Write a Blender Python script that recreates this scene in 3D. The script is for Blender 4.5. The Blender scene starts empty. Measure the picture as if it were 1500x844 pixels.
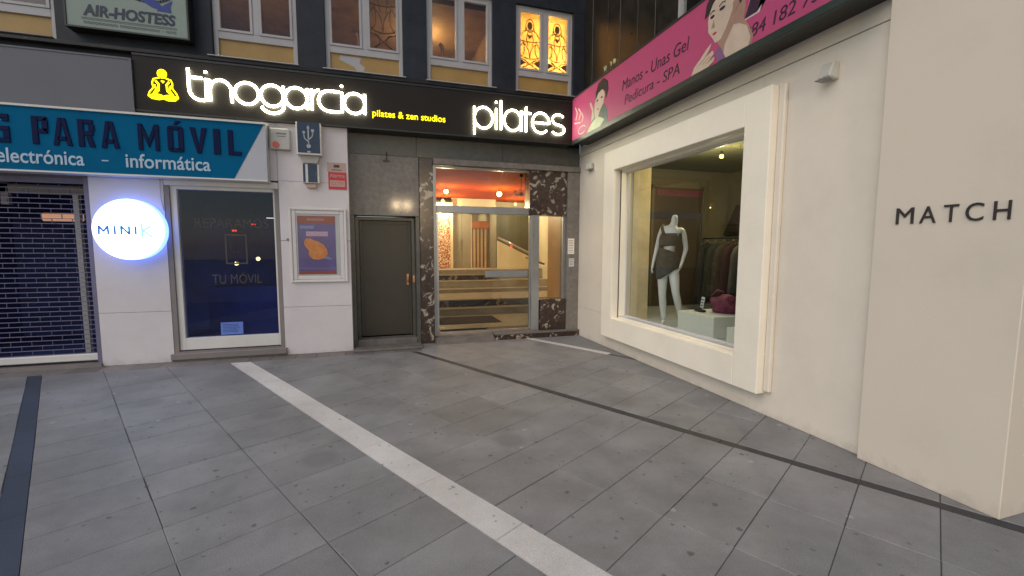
import bpy, bmesh, math, random
from mathutils import Vector, Matrix
R = math.radians
C = bpy.data.collections.new('place'); bpy.context.scene.collection.children.link(C)
sc = bpy.context.scene
rnd = random.Random(7)

# ------------------------------------------------------------------ camera, world, sun, exposure
cam = bpy.data.cameras.new('camera'); cam_o = bpy.data.objects.new('camera', cam)
sc.collection.objects.link(cam_o); sc.camera = cam_o
cam.sensor_width = 36; cam.sensor_fit = 'HORIZONTAL'; cam.lens = 36 * 642 / 1500
cam.clip_start = 0.05; cam.clip_end = 500
pi_, ro_, ya_ = R(5.18), R(.17), R(17.19)
fw = Vector((math.sin(ya_)*math.cos(pi_), math.cos(ya_)*math.cos(pi_), -math.sin(pi_)))
rt0 = Vector((math.cos(ya_), -math.sin(ya_), 0)); up0 = rt0.cross(fw)
rt = rt0*math.cos(ro_) + up0*math.sin(ro_); up = -rt0*math.sin(ro_) + up0*math.cos(ro_)
m = Matrix((rt, up, -fw)).transposed().to_4x4(); m.translation = Vector((-3.557, -7.378, 1.6))
cam_o.matrix_world = m

SUN_DIR = Vector((.66, .46, -.82)).normalized()          # the way the light travels
world = bpy.data.worlds.new('World'); sc.world = world; world.use_nodes = True
wn = world.node_tree; bg = wn.nodes['Background']
sky = wn.nodes.new('ShaderNodeTexSky'); sky.sky_type = 'NISHITA'; sky.sun_disc = False
sky.sun_elevation = math.asin(-SUN_DIR.z); sky.sun_rotation = math.atan2(-SUN_DIR.x, -SUN_DIR.y)
wn.links.new(sky.outputs[0], bg.inputs[0]); bg.inputs[1].default_value = 0.04
sun = bpy.data.lights.new('sun', 'SUN'); sun.energy = 0.66; sun.angle = R(70); sun.color = (1, .86, .72)
sun_o = bpy.data.objects.new('sun', sun); sc.collection.objects.link(sun_o)
sun_o.rotation_euler = SUN_DIR.to_track_quat('-Z', 'Y').to_euler()
sc.view_settings.view_transform = 'Standard'; sc.view_settings.look = 'None'
sc.view_settings.exposure = 1.4; sc.view_settings.gamma = 1

# ------------------------------------------------------------------ materials
def lin(c):
    return tuple(((v/255)/12.92 if v/255 <= .04045 else ((v/255+.055)/1.055)**2.4) for v in c)
def mat(name, col, rough=.6, metal=0, var=.12, scale=3, bump=0, bscale=40, emit=None, estr=0, spec=.5, rand=0, dirt=0, coat=0, base=0):
    """procedural: base colour broken up by two noises in world space, roughness noise, optional bump"""
    M = bpy.data.materials.new(name); M.use_nodes = True; n = M.node_tree; N = n.nodes; L = n.links
    b = N['Principled BSDF']; b.inputs['Roughness'].default_value = rough; b.inputs['Metallic'].default_value = metal
    b.inputs['Specular IOR Level'].default_value = spec; b.inputs['Coat Weight'].default_value = coat; b.inputs['Coat Roughness'].default_value = .09
    g = N.new('ShaderNodeNewGeometry'); t = N.new('ShaderNodeTexNoise'); t.inputs['Scale'].default_value = scale
    t.inputs['Detail'].default_value = 6; t.inputs['Roughness'].default_value = .65
    L.new(g.outputs['Position'], t.inputs['Vector'])
    r = N.new('ShaderNodeMapRange'); r.inputs[1].default_value = .3; r.inputs[2].default_value = .7
    r.inputs[3].default_value = 1-var; r.inputs[4].default_value = 1+var
    L.new(t.outputs[0], r.inputs[0])
    v = N.new('ShaderNodeVectorMath'); v.operation = 'SCALE'; v.inputs[0].default_value = col[:3]
    L.new(r.outputs[0], v.inputs['Scale']); out = v.outputs[0]
    if rand:
        oi = N.new('ShaderNodeObjectInfo'); q = N.new('ShaderNodeMapRange'); q.inputs[3].default_value = 1-rand; q.inputs[4].default_value = 1+rand
        L.new(oi.outputs['Random'], q.inputs[0]); v2 = N.new('ShaderNodeVectorMath'); v2.operation = 'SCALE'
        L.new(out, v2.inputs[0]); L.new(q.outputs[0], v2.inputs['Scale']); out = v2.outputs[0]
    if dirt:
        t2 = N.new('ShaderNodeTexNoise'); t2.inputs['Scale'].default_value = .9; t2.inputs['Detail'].default_value = 9; t2.inputs['Roughness'].default_value = .7
        L.new(g.outputs['Position'], t2.inputs['Vector'])
        q = N.new('ShaderNodeMapRange'); q.inputs[1].default_value = .45; q.inputs[2].default_value = .75; q.inputs[3].default_value = 0; q.inputs[4].default_value = dirt
        L.new(t2.outputs[0], q.inputs[0]); mx = N.new('ShaderNodeMix'); mx.data_type = 'RGBA'
        L.new(q.outputs[0], mx.inputs[0]); L.new(out, mx.inputs[6]); mx.inputs[7].default_value = (col[0]*.45, col[1]*.42, col[2]*.38, 1); out = mx.outputs[2]
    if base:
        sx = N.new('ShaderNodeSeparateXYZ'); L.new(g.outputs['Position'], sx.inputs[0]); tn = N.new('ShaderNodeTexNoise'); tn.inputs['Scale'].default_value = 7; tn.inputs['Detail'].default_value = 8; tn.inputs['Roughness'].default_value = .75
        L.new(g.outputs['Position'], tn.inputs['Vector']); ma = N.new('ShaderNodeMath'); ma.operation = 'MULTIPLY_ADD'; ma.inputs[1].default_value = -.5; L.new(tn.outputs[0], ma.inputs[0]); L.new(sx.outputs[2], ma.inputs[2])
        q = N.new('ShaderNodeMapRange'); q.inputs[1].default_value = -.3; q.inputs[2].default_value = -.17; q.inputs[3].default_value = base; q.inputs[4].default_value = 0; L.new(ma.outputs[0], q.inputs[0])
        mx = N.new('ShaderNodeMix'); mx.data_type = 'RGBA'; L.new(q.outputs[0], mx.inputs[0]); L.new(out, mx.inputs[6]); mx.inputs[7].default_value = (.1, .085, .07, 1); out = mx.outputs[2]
    L.new(out, b.inputs['Base Color'])
    rr = N.new('ShaderNodeMapRange'); rr.inputs[3].default_value = max(0, rough-.08); rr.inputs[4].default_value = min(1, rough+.08)
    L.new(t.outputs[0], rr.inputs[0]); L.new(rr.outputs[0], b.inputs['Roughness'])
    if bump:
        t3 = N.new('ShaderNodeTexNoise'); t3.inputs['Scale'].default_value = bscale; t3.inputs['Detail'].default_value = 4
        L.new(g.outputs['Position'], t3.inputs['Vector'])
        bp = N.new('ShaderNodeBump'); bp.inputs['Strength'].default_value = bump; bp.inputs['Distance'].default_value = .01
        L.new(t3.outputs[0], bp.inputs['Height']); L.new(bp.outputs[0], b.inputs['Normal'])
    if emit: b.inputs['Emission Color'].default_value = (*emit, 1); b.inputs['Emission Strength'].default_value = estr
    return M
def speckle(name, base, fleck, scale=18, thr=.56, rough=.25, fine=False):
    M = bpy.data.materials.new(name); M.use_nodes = True; n = M.node_tree; N = n.nodes; L = n.links; b = N['Principled BSDF']
    g = N.new('ShaderNodeNewGeometry'); t = N.new('ShaderNodeTexNoise'); t.inputs['Scale'].default_value = scale; t.inputs['Detail'].default_value = 5
    t.inputs['Roughness'].default_value = .62; t.inputs['Distortion'].default_value = .8 if not fine else .1
    L.new(g.outputs['Position'], t.inputs['Vector'])
    w = N.new('ShaderNodeTexNoise'); w.inputs['Scale'].default_value = 2.2; w.inputs['Detail'].default_value = 2; L.new(g.outputs['Position'], w.inputs['Vector'])
    ad = N.new('ShaderNodeMath'); ad.operation = 'MULTIPLY_ADD'; ad.inputs[1].default_value = .45 if not fine else 0; L.new(w.outputs[0], ad.inputs[0]); L.new(t.outputs[0], ad.inputs[2])
    c = N.new('ShaderNodeValToRGB'); e = c.color_ramp.elements; off = .225 if not fine else 0
    e[0].position = thr+off-.03; e[0].color = (*base, 1); e[1].position = thr+off+.03; e[1].color = (*fleck, 1)
    x = e.new(thr+off-.1); x.color = (base[0]*1.6, base[1]*1.5, base[2]*1.4, 1)
    y = e.new(max(.02, thr+off-.2)); y.color = (*base, 1)
    L.new(ad.outputs[0], c.inputs[0]); L.new(c.outputs[0], b.inputs['Base Color']); b.inputs['Roughness'].default_value = rough
    return M
def emis(name, col, s):
    M = bpy.data.materials.new(name); M.use_nodes = True; b = M.node_tree.nodes['Principled BSDF']
    b.inputs['Base Color'].default_value = (*[min(1, v) for v in col], 1); b.inputs['Emission Color'].default_value = (*col, 1); b.inputs['Emission Strength'].default_value = s
    return M
def glass(name, tint=(1, 1, 1), refl=1.0, rough=.0):
    M = bpy.data.materials.new(name); M.use_nodes = True; n = M.node_tree; N = n.nodes; L = n.links
    N.remove(N['Principled BSDF']); o = N['Material Output']
    t = N.new('ShaderNodeBsdfTransparent'); t.inputs[0].default_value = (*tint, 1)
    g = N.new('ShaderNodeBsdfGlossy'); g.inputs['Roughness'].default_value = rough
    f = N.new('ShaderNodeFresnel'); f.inputs[0].default_value = 1.5
    k = N.new('ShaderNodeMath'); k.operation = 'MULTIPLY'; L.new(f.outputs[0], k.inputs[0])
    ge = N.new('ShaderNodeNewGeometry'); q = N.new('ShaderNodeMapRange'); q.inputs[3].default_value = refl*1.6; q.inputs[4].default_value = 0; L.new(ge.outputs['Backfacing'], q.inputs[0]); L.new(q.outputs[0], k.inputs[1])
    mx = N.new('ShaderNodeMixShader'); L.new(k.outputs[0], mx.inputs[0]); L.new(t.outputs[0], mx.inputs[1]); L.new(g.outputs[0], mx.inputs[2]); L.new(mx.outputs[0], o.inputs[0])
    return M
def paving(name, col, spots=True, rand=.07, var=.16):
    """granite-look slab: grain, soiling in world space, chewing-gum spots, tone by piece"""
    M = mat(name, col, .62, var=var, scale=1.7, bump=.25, bscale=90, rand=rand, dirt=.5); n = M.node_tree; N = n.nodes; L = n.links; b = N['Principled BSDF']
    src = b.inputs['Base Color'].links[0].from_socket; g = N['Geometry']
    fine = N.new('ShaderNodeTexNoise'); fine.inputs['Scale'].default_value = 150; fine.inputs['Detail'].default_value = 3; L.new(g.outputs['Position'], fine.inputs['Vector'])
    fr = N.new('ShaderNodeMapRange'); fr.inputs[1].default_value = .25; fr.inputs[2].default_value = .75; fr.inputs[3].default_value = .8; fr.inputs[4].default_value = 1.2; L.new(fine.outputs[0], fr.inputs[0])
    v = N.new('ShaderNodeVectorMath'); v.operation = 'SCALE'; L.new(src, v.inputs[0]); L.new(fr.outputs[0], v.inputs['Scale']); out = v.outputs[0]
    if spots:
        for sc_, rad, keep, k in ((2.6, .052, .72, .25), (5.2, .065, .8, .4), (1.3, .03, .5, 1.7), (3.7, .05, .75, .3), (7.5, .075, .86, .4), (.55, .09, .3, .72)):
            vo = N.new('ShaderNodeTexVoronoi'); vo.voronoi_dimensions = '2D'; vo.inputs['Scale'].default_value = sc_
            wob = N.new('ShaderNodeVectorMath'); wob.operation = 'MULTIPLY_ADD'; wn_ = N.new('ShaderNodeTexNoise'); wn_.inputs['Scale'].default_value = 30
            L.new(g.outputs['Position'], wn_.inputs['Vector']); L.new(wn_.outputs[1], wob.inputs[0]); wob.inputs[1].default_value = (.03,)*3; L.new(g.outputs['Position'], wob.inputs[2]); L.new(wob.outputs[0], vo.inputs['Vector'])
            s = N.new('ShaderNodeMapRange'); s.inputs[1].default_value = rad*.55; s.inputs[2].default_value = rad; s.inputs[3].default_value = 1; s.inputs[4].default_value = 0; L.new(vo.outputs['Distance'], s.inputs[0])
            sep = N.new('ShaderNodeSeparateColor'); L.new(vo.outputs['Color'], sep.inputs[0]); gt = N.new('ShaderNodeMath'); gt.operation = 'GREATER_THAN'; gt.inputs[1].default_value = keep; L.new(sep.outputs[0], gt.inputs[0])
            mu = N.new('ShaderNodeMath'); mu.operation = 'MULTIPLY'; L.new(s.outputs[0], mu.inputs[0]); L.new(gt.outputs[0], mu.inputs[1])
            m8 = N.new('ShaderNodeMath'); m8.operation = 'MULTIPLY'; m8.inputs[1].default_value = .7; L.new(mu.outputs[0], m8.inputs[0])
            mx = N.new('ShaderNodeMix'); mx.data_type = 'RGBA'; L.new(m8.outputs[0], mx.inputs[0]); L.new(out, mx.inputs[6]); mx.inputs[7].default_value = (col[0]*k, col[1]*k, col[2]*k, 1); out = mx.outputs[2]
    L.new(out, b.inputs['Base Color']); return M

M = {}
M['slab'] = paving('grey_paving', (.197, .2, .207), rand=.09, var=.24); M['slab_border'] = paving('border_paving', (.16, .145, .14), rand=.2)
M['light_slab'] = paving('light_granite', (.54, .535, .53), rand=.05, var=.1); M['drain'] = paving('drain_slate', (.035, .037, .042), spots=False)
M['tactile'] = paving('dark_blue_slate', (.035, .045, .075), spots=False)
M['grout'] = mat('grout', (.11, .105, .1), .9, bump=.4)
M['street'] = paving('street_paving', (.16, .15, .15))
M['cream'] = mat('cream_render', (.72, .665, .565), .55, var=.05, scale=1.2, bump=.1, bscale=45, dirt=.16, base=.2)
M['cream_frame'] = mat('cream_frame_render', (.86, .81, .69), .5, var=.04, scale=1.5, bump=.18, bscale=45, dirt=.1)
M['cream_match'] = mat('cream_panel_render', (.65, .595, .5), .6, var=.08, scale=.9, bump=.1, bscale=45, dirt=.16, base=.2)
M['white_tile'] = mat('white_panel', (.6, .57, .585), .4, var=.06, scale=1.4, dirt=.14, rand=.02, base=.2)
M['white_paint'] = mat('white_frame', (.62, .61, .58), .4, var=.05, dirt=.12)
M['win_white'] = mat('dimmed_window_white', (.36, .36, .37), .4, var=.06, dirt=.15)  # light fading towards the upper storey is painted into this white
M['grey_trim'] = mat('grey_trim', (.2, .18, .175), .5, var=.1, dirt=.2)
M['dark_wall'] = mat('dark_polished_stone', (.014, .018, .026), .45, var=.35, scale=5, dirt=.3, spec=.3)
M['dark_wall2'] = mat('dark_brown_stone', (.018, .015, .011), .3, var=.7, scale=4, dirt=.4, spec=.35)
M['fascia'] = mat('black_fascia', (.012, .0095, .0075), .5, var=.15, scale=2, spec=.25)
M['black'] = mat('black_metal', (.012, .014, .013), .4)
M['green_frame'] = mat('dark_green_frame', (.022, .035, .03), .4, var=.2)
M['granite'] = mat('grey_granite', (.195, .178, .158), .4, var=.25, scale=14, dirt=.4, coat=.14, spec=.2)
M['granite_dark'] = mat('dark_granite', (.075, .078, .07), .35, var=.25, scale=9, dirt=.35)
M['marble'] = speckle('brown_white_marble', (.035, .022, .018), (.36, .31, .25), 9, .585, .25)
M['mosaic'] = speckle('red_speckled_terrazzo', (.62, .5, .36), (.3, .07, .04), 26, .5, .35, fine=True)
M['threshold'] = mat('worn_threshold', (.13, .12, .11), .6, var=.3, scale=8, dirt=.4)
M['door'] = mat('green_grey_door', (.042, .036, .024), .42, var=.12, scale=2.5, dirt=.3)
M['steel'] = mat('brushed_steel', (.42, .43, .44), .3, metal=.85, var=.1)
M['alu'] = mat('aluminium', (.3, .31, .32), .35, metal=.6, var=.1)
M['brass'] = mat('brass', (.6, .3, .15), .3, metal=.9)
M['blue_sign'] = mat('teal_sign', (.001, .105, .23), .7, var=.08, scale=2, spec=.06)
M['navy'] = mat('navy_letters', (.002, .008, .05), .7, var=.1, spec=.15)
M['pale'] = mat('pale_letters', (.38, .5, .62), .5, var=.05)
M['sign_white'] = mat('sign_white', (.4, .42, .47), .4, var=.04)
M['blank'] = mat('blank_panel', (.1, .104, .125), .5, var=.06, scale=1, dirt=.12)  # weaker, bluer light up here is painted into the board colour
M['hostess'] = mat('pale_green_board', (.2, .26, .23), .5, var=.06)
M['hostess_ink'] = mat('dark_navy_ink', (.008, .02, .045), .5); M['ink_blue'] = mat('blue_ink', (.01, .03, .22), .5); M['ink_grey'] = mat('grey_ink', (.08, .1, .11), .6)
M['slat'] = mat('galvanised_slat', (.15, .14, .22), .5, metal=.1, var=.12)
M['link'] = mat('dull_link', (.07, .07, .13), .6)
M['int_blue'] = mat('blue_glow_interior', (.04, .06, .2), .7, var=.3, scale=1.5)  # blue lens glow and glare painted into the room's colour
M['neon'] = emis('neon_white', (1, .96, .7), 9); M['neon_y'] = emis('neon_yellow', (1, .8, .0), .9)
M['neon_in'] = emis('neon_yellow_dim', (1, .8, 0), .33)
M['disc'] = emis('lit_disc', (.35, .6, 1), 3.6); M['disc_rim'] = emis('lit_blue_rim', (.14, .26, 1), 1.3)
M['disc_ink'] = emis('disc_ink', (.05, .11, .32), .4); M['disc_k'] = emis('disc_pale_ink', (.35, .75, .65), .22)
M['pink'] = mat('pink_print', (.42, .055, .155), .55, var=.05, scale=1); M['ink_dark'] = mat('dark_print', (.03, .01, .03), .5)
M['skin_print'] = mat('face_print', (.52, .42, .33), .5, var=.1, scale=8); M['skin_shade'] = mat('face_shade_print', (.33, .2, .15), .5, var=.1, scale=8)
M['hair_print'] = mat('hair_print', (.03, .018, .02), .5, var=.3, scale=20)
M['violet_print'] = mat('violet_print', (.18, .09, .2), .5); M['white_print'] = mat('white_print', (.6, .5, .5), .5)
M['coat_print'] = mat('grey_coat_print', (.07, .1, .09), .5, var=.3, scale=15); M['pale_print'] = mat('pale_green_print', (.5, .55, .35), .5, var=.15, scale=12)
M['letters'] = mat('brown_letters', (.03, .022, .02), .4)
M['glass'] = glass('window_glass', (.93, .95, .94)); M['glass_shop'] = glass('shop_glass', (.7, .78, .98), .8)
M['glass_door'] = glass('door_glass', (.93, .92, .85), .9); M['glass_smoke'] = glass('smoked_glass', (.82, .83, .8), 1.0)
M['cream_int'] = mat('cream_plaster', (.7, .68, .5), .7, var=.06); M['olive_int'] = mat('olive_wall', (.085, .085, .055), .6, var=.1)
M['red_ceiling'] = mat('red_ceiling', (.42, .06, .004), .9, var=.15, spec=.08); M['beige_stone'] = mat('beige_marble', (.42, .41, .36), .35, var=.15, scale=6)
M['tan_wall'] = mat('tan_wood_wall', (.36, .24, .12), .4, var=.15, scale=2); M['orange_wood'] = mat('orange_wood', (.45, .15, .03), .5)
M['grey_door'] = mat('grey_lift_door', (.27, .26, .2), .4, var=.08); M['stripe'] = mat('striped_curtain', (.7, .62, .42), .7); M['stripe_dark'] = mat('curtain_stripe', (.2, .11, .05), .7)
M['mat'] = mat('door_mat', (.03, .022, .018), .95, bump=.5, bscale=200)
M['bulb'] = emis('warm_bulb', (1, .62, .25), 12); M['bulb_soft'] = emis('warm_bulb_soft', (1, .68, .2), 1.6); M['lamp_globe'] = emis('lamp_globe', (1, .8, .2), 1.8)
M['tube'] = emis('lamp_tube', (1, .85, .55), .5)
M['red_lamp'] = emis('red_lamp', (1, .05, .02), .8)
M['panel_tan'] = mat('tan_infill_panel', (.34, .215, .06), .45, var=.14, scale=3, dirt=.25)
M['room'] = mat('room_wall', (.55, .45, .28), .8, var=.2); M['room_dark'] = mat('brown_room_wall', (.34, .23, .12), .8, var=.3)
M['gold_line'] = mat('amber_outline', (.13, .06, .015), .5); M['gold_dull'] = mat('etched_outline', (.05, .035, .02), .5)
M['frost'] = glass('frosted_pane', (1, .86, .55), .6, .1)
_n = M['frost'].node_tree; _t = _n.nodes.new('ShaderNodeBsdfTranslucent'); _t.inputs[0].default_value = (1, .8, .42, 1); _m = _n.nodes.new('ShaderNodeMixShader'); _m.inputs[0].default_value = .28
_o = _n.nodes['Material Output']; _s = _o.inputs[0].links[0].from_socket; _n.links.new(_s, _m.inputs[1]); _n.links.new(_t.outputs[0], _m.inputs[2]); _n.links.new(_m.outputs[0], _o.inputs[0])
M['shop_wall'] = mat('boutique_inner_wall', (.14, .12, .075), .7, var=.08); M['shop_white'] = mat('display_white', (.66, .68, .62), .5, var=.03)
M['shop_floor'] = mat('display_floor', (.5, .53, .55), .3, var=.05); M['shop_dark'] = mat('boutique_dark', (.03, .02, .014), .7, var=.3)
M['plastic'] = mat('mannequin_shell', (.62, .64, .63), .35, var=.03); M['cloth'] = mat('grey_plaid_cloth', (.05, .052, .045), .9, var=.65, scale=34, bump=.5, bscale=120)
M['purple'] = mat('purple_fabric', (.14, .02, .05), .7, var=.35, scale=12, bump=.6, bscale=50)
M['garment'] = [mat('garment_'+k, c, .9, var=.3, scale=10) for k, c in (('black', (.012, .011, .01)), ('brown', (.035, .024, .016)), ('grey', (.06, .055, .05)), ('green', (.02, .022, .013)), ('wine', (.03, .009, .011)))]
M['camera_white'] = mat('camera_shell', (.5, .5, .45), .4); M['red'] = mat('red_notice', (.5, .03, .045), .5, var=.1); M['beige_label'] = mat('beige_label', (.45, .32, .27), .5)
M['alarm'] = mat('alarm_shell', (.4, .39, .37), .45, dirt=.2); M['alarm_red'] = mat('alarm_lamp', (.5, .1, .06), .3); M['navy_box'] = mat('navy_display', (.012, .035, .07), .35)
M['poster_violet'] = mat('poster_violet', (.15, .1, .3), .5, var=.2, scale=3); M['poster_red'] = mat('poster_rust', (.35, .07, .04), .5); M['poster_orange'] = mat('poster_orange', (.75, .25, .06), .5, var=.25, scale=12)
M['poster_pink'] = mat('poster_pink', (.6, .35, .5), .5); M['poster_blue'] = mat('poster_pale_blue', (.25, .25, .5), .5)
M['paper'] = mat('paper_sheet', (.55, .6, .68), .7); M['gold_letters'] = mat('gilt_letters', (.055, .045, .042), .4)
M['sign_ring'] = mat('pale_ring_print', (.75, .7, .55), .5)

# ------------------------------------------------------------------ mesh builder
class MB:
    def __init__(s): s.v = []; s.f = []
    def add(s, vs, fs):
        o = len(s.v); s.v += [tuple(v) for v in vs]; s.f += [tuple(i+o for i in f) for f in fs]; return s
    def box(s, x0, x1, y0, y1, z0, z1):
        return s.add([(x, y, z) for x in (x0, x1) for y in (y0, y1) for z in (z0, z1)],
                     [(0, 1, 3, 2), (4, 6, 7, 5), (0, 4, 5, 1), (2, 3, 7, 6), (0, 2, 6, 4), (1, 5, 7, 3)])
    def prism(s, poly, axis, a, b):
        """poly in the two other axes (in xyz order), extruded a->b along axis"""
        n = len(poly)
        def P(p, h): q = list(p); q.insert('xyz'.index(axis), h); return q
        return s.add([P(p, a) for p in poly]+[P(p, b) for p in poly],
                     [tuple(range(n))[::-1], tuple(range(n, 2*n))]+[(i, (i+1) % n, n+(i+1) % n, n+i) for i in range(n)])
    def frame(s, x0, x1, z0, z1, t, y0, y1, axis='y', tb=None):
        tb = t if tb is None else tb
        rects = [(x0, x0+t, z0, z1), (x1-t, x1, z0, z1), (x0+t, x1-t, z0, z0+tb), (x0+t, x1-t, z1-t, z1)]
        for a, b, c, d in rects:
            s.box(a, b, y0, y1, c, d) if axis == 'y' else s.box(y0, y1, a, b, c, d)
        return s
    def tube(s, pts, r, n=8, closed=False, flat=1):
        pts = [Vector(p) for p in pts]; m_ = len(pts); rings = []; ref = None
        for i, p in enumerate(pts):
            if closed: t = pts[(i+1) % m_]-pts[i-1]
            else: t = pts[min(i+1, m_-1)]-pts[max(i-1, 0)]
            if t.length < 1e-9: t = Vector((0, 0, 1))
            t.normalize()
            if ref is None: ref = Vector((0, 1, 0)) if abs(t.y) < .9 else Vector((1, 0, 0))
            u = t.cross(ref)
            if u.length < 1e-4: u = t.cross(Vector((1, 0, 0)))
            u.normalize(); w = t.cross(u); ref = -w if (-w).dot(ref) > 0 else w; ref = ref if ref.length else Vector((0, 1, 0))
            rr = r[i] if isinstance(r, (list, tuple)) else r
            rings.append([p+u*math.cos(2*math.pi*k/n)*rr+ref*math.sin(2*math.pi*k/n)*rr*flat for k in range(n)])
        vs = [v for g in rings for v in g]; fs = []
        for i in range(m_ if closed else m_-1):
            j = (i+1) % m_; fs += [(i*n+k, i*n+(k+1) % n, j*n+(k+1) % n, j*n+k) for k in range(n)]
        if not closed: fs += [tuple(range(n))[::-1], tuple(range((m_-1)*n, m_*n))]
        return s.add(vs, fs)
    def cyl(s, c, r, h, axis='z', n=32, r2=None):
        r2 = r if r2 is None else r2; c = Vector(c); A = {'x': Vector((1, 0, 0)), 'y': Vector((0, 1, 0)), 'z': Vector((0, 0, 1))}[axis]
        U = Vector((0, 0, 1)) if axis != 'z' else Vector((1, 0, 0)); W = A.cross(U)
        vs = [c+(U*math.cos(2*math.pi*k/n)+W*math.sin(2*math.pi*k/n))*rr+A*hh for rr, hh in ((r, 0), (r2, h)) for k in range(n)]
        return s.add(vs, [tuple(range(n))[::-1], tuple(range(n, 2*n))]+[(k, (k+1) % n, n+(k+1) % n, n+k) for k in range(n)])
    def ball(s, c, r, nu=16, nv=8, sc_=(1, 1, 1)):
        vs = [(c[0], c[1], c[2]-r*sc_[2])]
        for j in range(1, nv):
            a = math.pi*j/nv
            vs += [(c[0]+r*sc_[0]*math.sin(a)*math.cos(2*math.pi*k/nu), c[1]+r*sc_[1]*math.sin(a)*math.sin(2*math.pi*k/nu), c[2]-r*sc_[2]*math.cos(a)) for k in range(nu)]
        vs.append((c[0], c[1], c[2]+r*sc_[2])); L_ = len(vs)-1
        fs = [(0, 1+(k+1) % nu, 1+k) for k in range(nu)]
        for j in range(nv-2): fs += [(1+j*nu+k, 1+j*nu+(k+1) % nu, 1+(j+1)*nu+(k+1) % nu, 1+(j+1)*nu+k) for k in range(nu)]
        fs += [(L_, 1+(nv-2)*nu+k, 1+(nv-2)*nu+(k+1) % nu) for k in range(nu)]
        return s.add(vs, fs)
    def ribbon(s, pts, w, plane, h0, h1):
        """flat stroke of width w; pts (a,b) in facade coordinates; plane('y' or 'x')"""
        for i in range(len(pts)-1):
            a, b = Vector(pts[i]), Vector(pts[i+1]); d = b-a
            if d.length < 1e-6: continue
            d.normalize(); n_ = Vector((-d.y, d.x))*w/2; e = d*w*.3
            s.prism([tuple(a-e-n_), tuple(b+e-n_), tuple(b+e+n_), tuple(a-e+n_)], plane, h0, h1)
        return s
    def build(s, name, material, parent=None, bevel=0, smooth=False, seg=1):
        me = bpy.data.meshes.new(name); org = Vector(parent['_o']) if parent is not None and '_o' in parent else Vector((0, 0, 0))
        if parent is not None and '_o' not in parent: org = WO.get(parent.name, Vector((0, 0, 0)))
        me.from_pydata([tuple(Vector(v)-org) for v in s.v], [], s.f); me.validate()
        if parent is None: pass
        bm = bmesh.new(); bm.from_mesh(me); bmesh.ops.recalc_face_normals(bm, faces=bm.faces); bm.to_mesh(me); bm.free()
        me.materials.append(material); o = bpy.data.objects.new(name, me); C.objects.link(o)
        if parent is not None: o.parent = parent
        WO[o.name] = org
        if bevel:
            md = o.modifiers.new('bevel', 'BEVEL'); md.width = bevel; md.segments = seg; md.limit_method = 'ANGLE'; md.angle_limit = R(40)
        if smooth:
            for p in me.polygons: p.use_smooth = True
        return o
WO = {}
def thing(name, loc, label, cat, group=None):
    o = bpy.data.objects.new(name, None); C.objects.link(o); o.location = loc; o.empty_display_size = .1
    o['label'] = label; o['category'] = cat
    if group: o['group'] = group
    WO[o.name] = Vector(loc); return o
def tag(o, label, cat, group=None):
    o['label'] = label; o['category'] = cat
    if group: o['group'] = group
    return o
def struct(o): o['kind'] = 'structure'; return o
def B(name, material, parent, *dims, bevel=0):
    return MB().box(*dims).build(name, material, parent, bevel=bevel)

# ------------------------------------------------------------------ lettering
def font_mesh(txt, bold=0, shear=0, res=4):
    cu = bpy.data.curves.new('lettering', 'FONT'); cu.body = txt; cu.size = 1; cu.resolution_u = res; cu.offset = bold; cu.shear = shear
    ob = bpy.data.objects.new('lettering', cu); sc.collection.objects.link(ob); bpy.context.view_layer.update()
    me = bpy.data.meshes.new_from_object(ob.evaluated_get(bpy.context.evaluated_depsgraph_get()))
    vs = [(v.co.x, v.co.y) for v in me.vertices]; fs = [tuple(p.vertices) for p in me.polygons]; es = {}
    for f in fs:
        for i in range(len(f)): e = (f[i], f[(i+1) % len(f)]); es[e] = 1
    border = [e for e in es if (e[1], e[0]) not in es]
    bpy.data.objects.remove(ob); bpy.data.curves.remove(cu); bpy.data.meshes.remove(me)
    return vs, fs, border
def text(mb, txt, a0, a1, b0, b1, h, depth, face='y', bold=0, shear=0, up_=None):
    """txt fitted to a0..a1 x b0..b1 (real bounding box) on the plane at h; depth towards the viewer"""
    vs, fs, bd = font_mesh(txt, bold, shear)
    xs = [v[0] for v in vs]; ys = [v[1] for v in vs]; mx0, mx1, my0, my1 = min(xs), max(xs), min(ys), max(ys)
    def T(v, d):
        a = a0+(v[0]-mx0)/(mx1-mx0)*(a1-a0); b = b0+(v[1]-my0)/(my1-my0)*(b1-b0)
        return (a, h-d, b) if face == 'y' else (h-d, a, b)
    n = len(vs)
    mb.add([T(v, depth) for v in vs]+[T(v, 0) for v in vs], fs+[(e[0], e[1], e[1]+n, e[0]+n) for e in bd]); return mb
def arc(cx, cy, rx, ry, a0, a1, n=20):
    return [(cx+rx*math.cos(R(a0+(a1-a0)*i/n)), cy+ry*math.sin(R(a0+(a1-a0)*i/n))) for i in range(n+1)]
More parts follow.
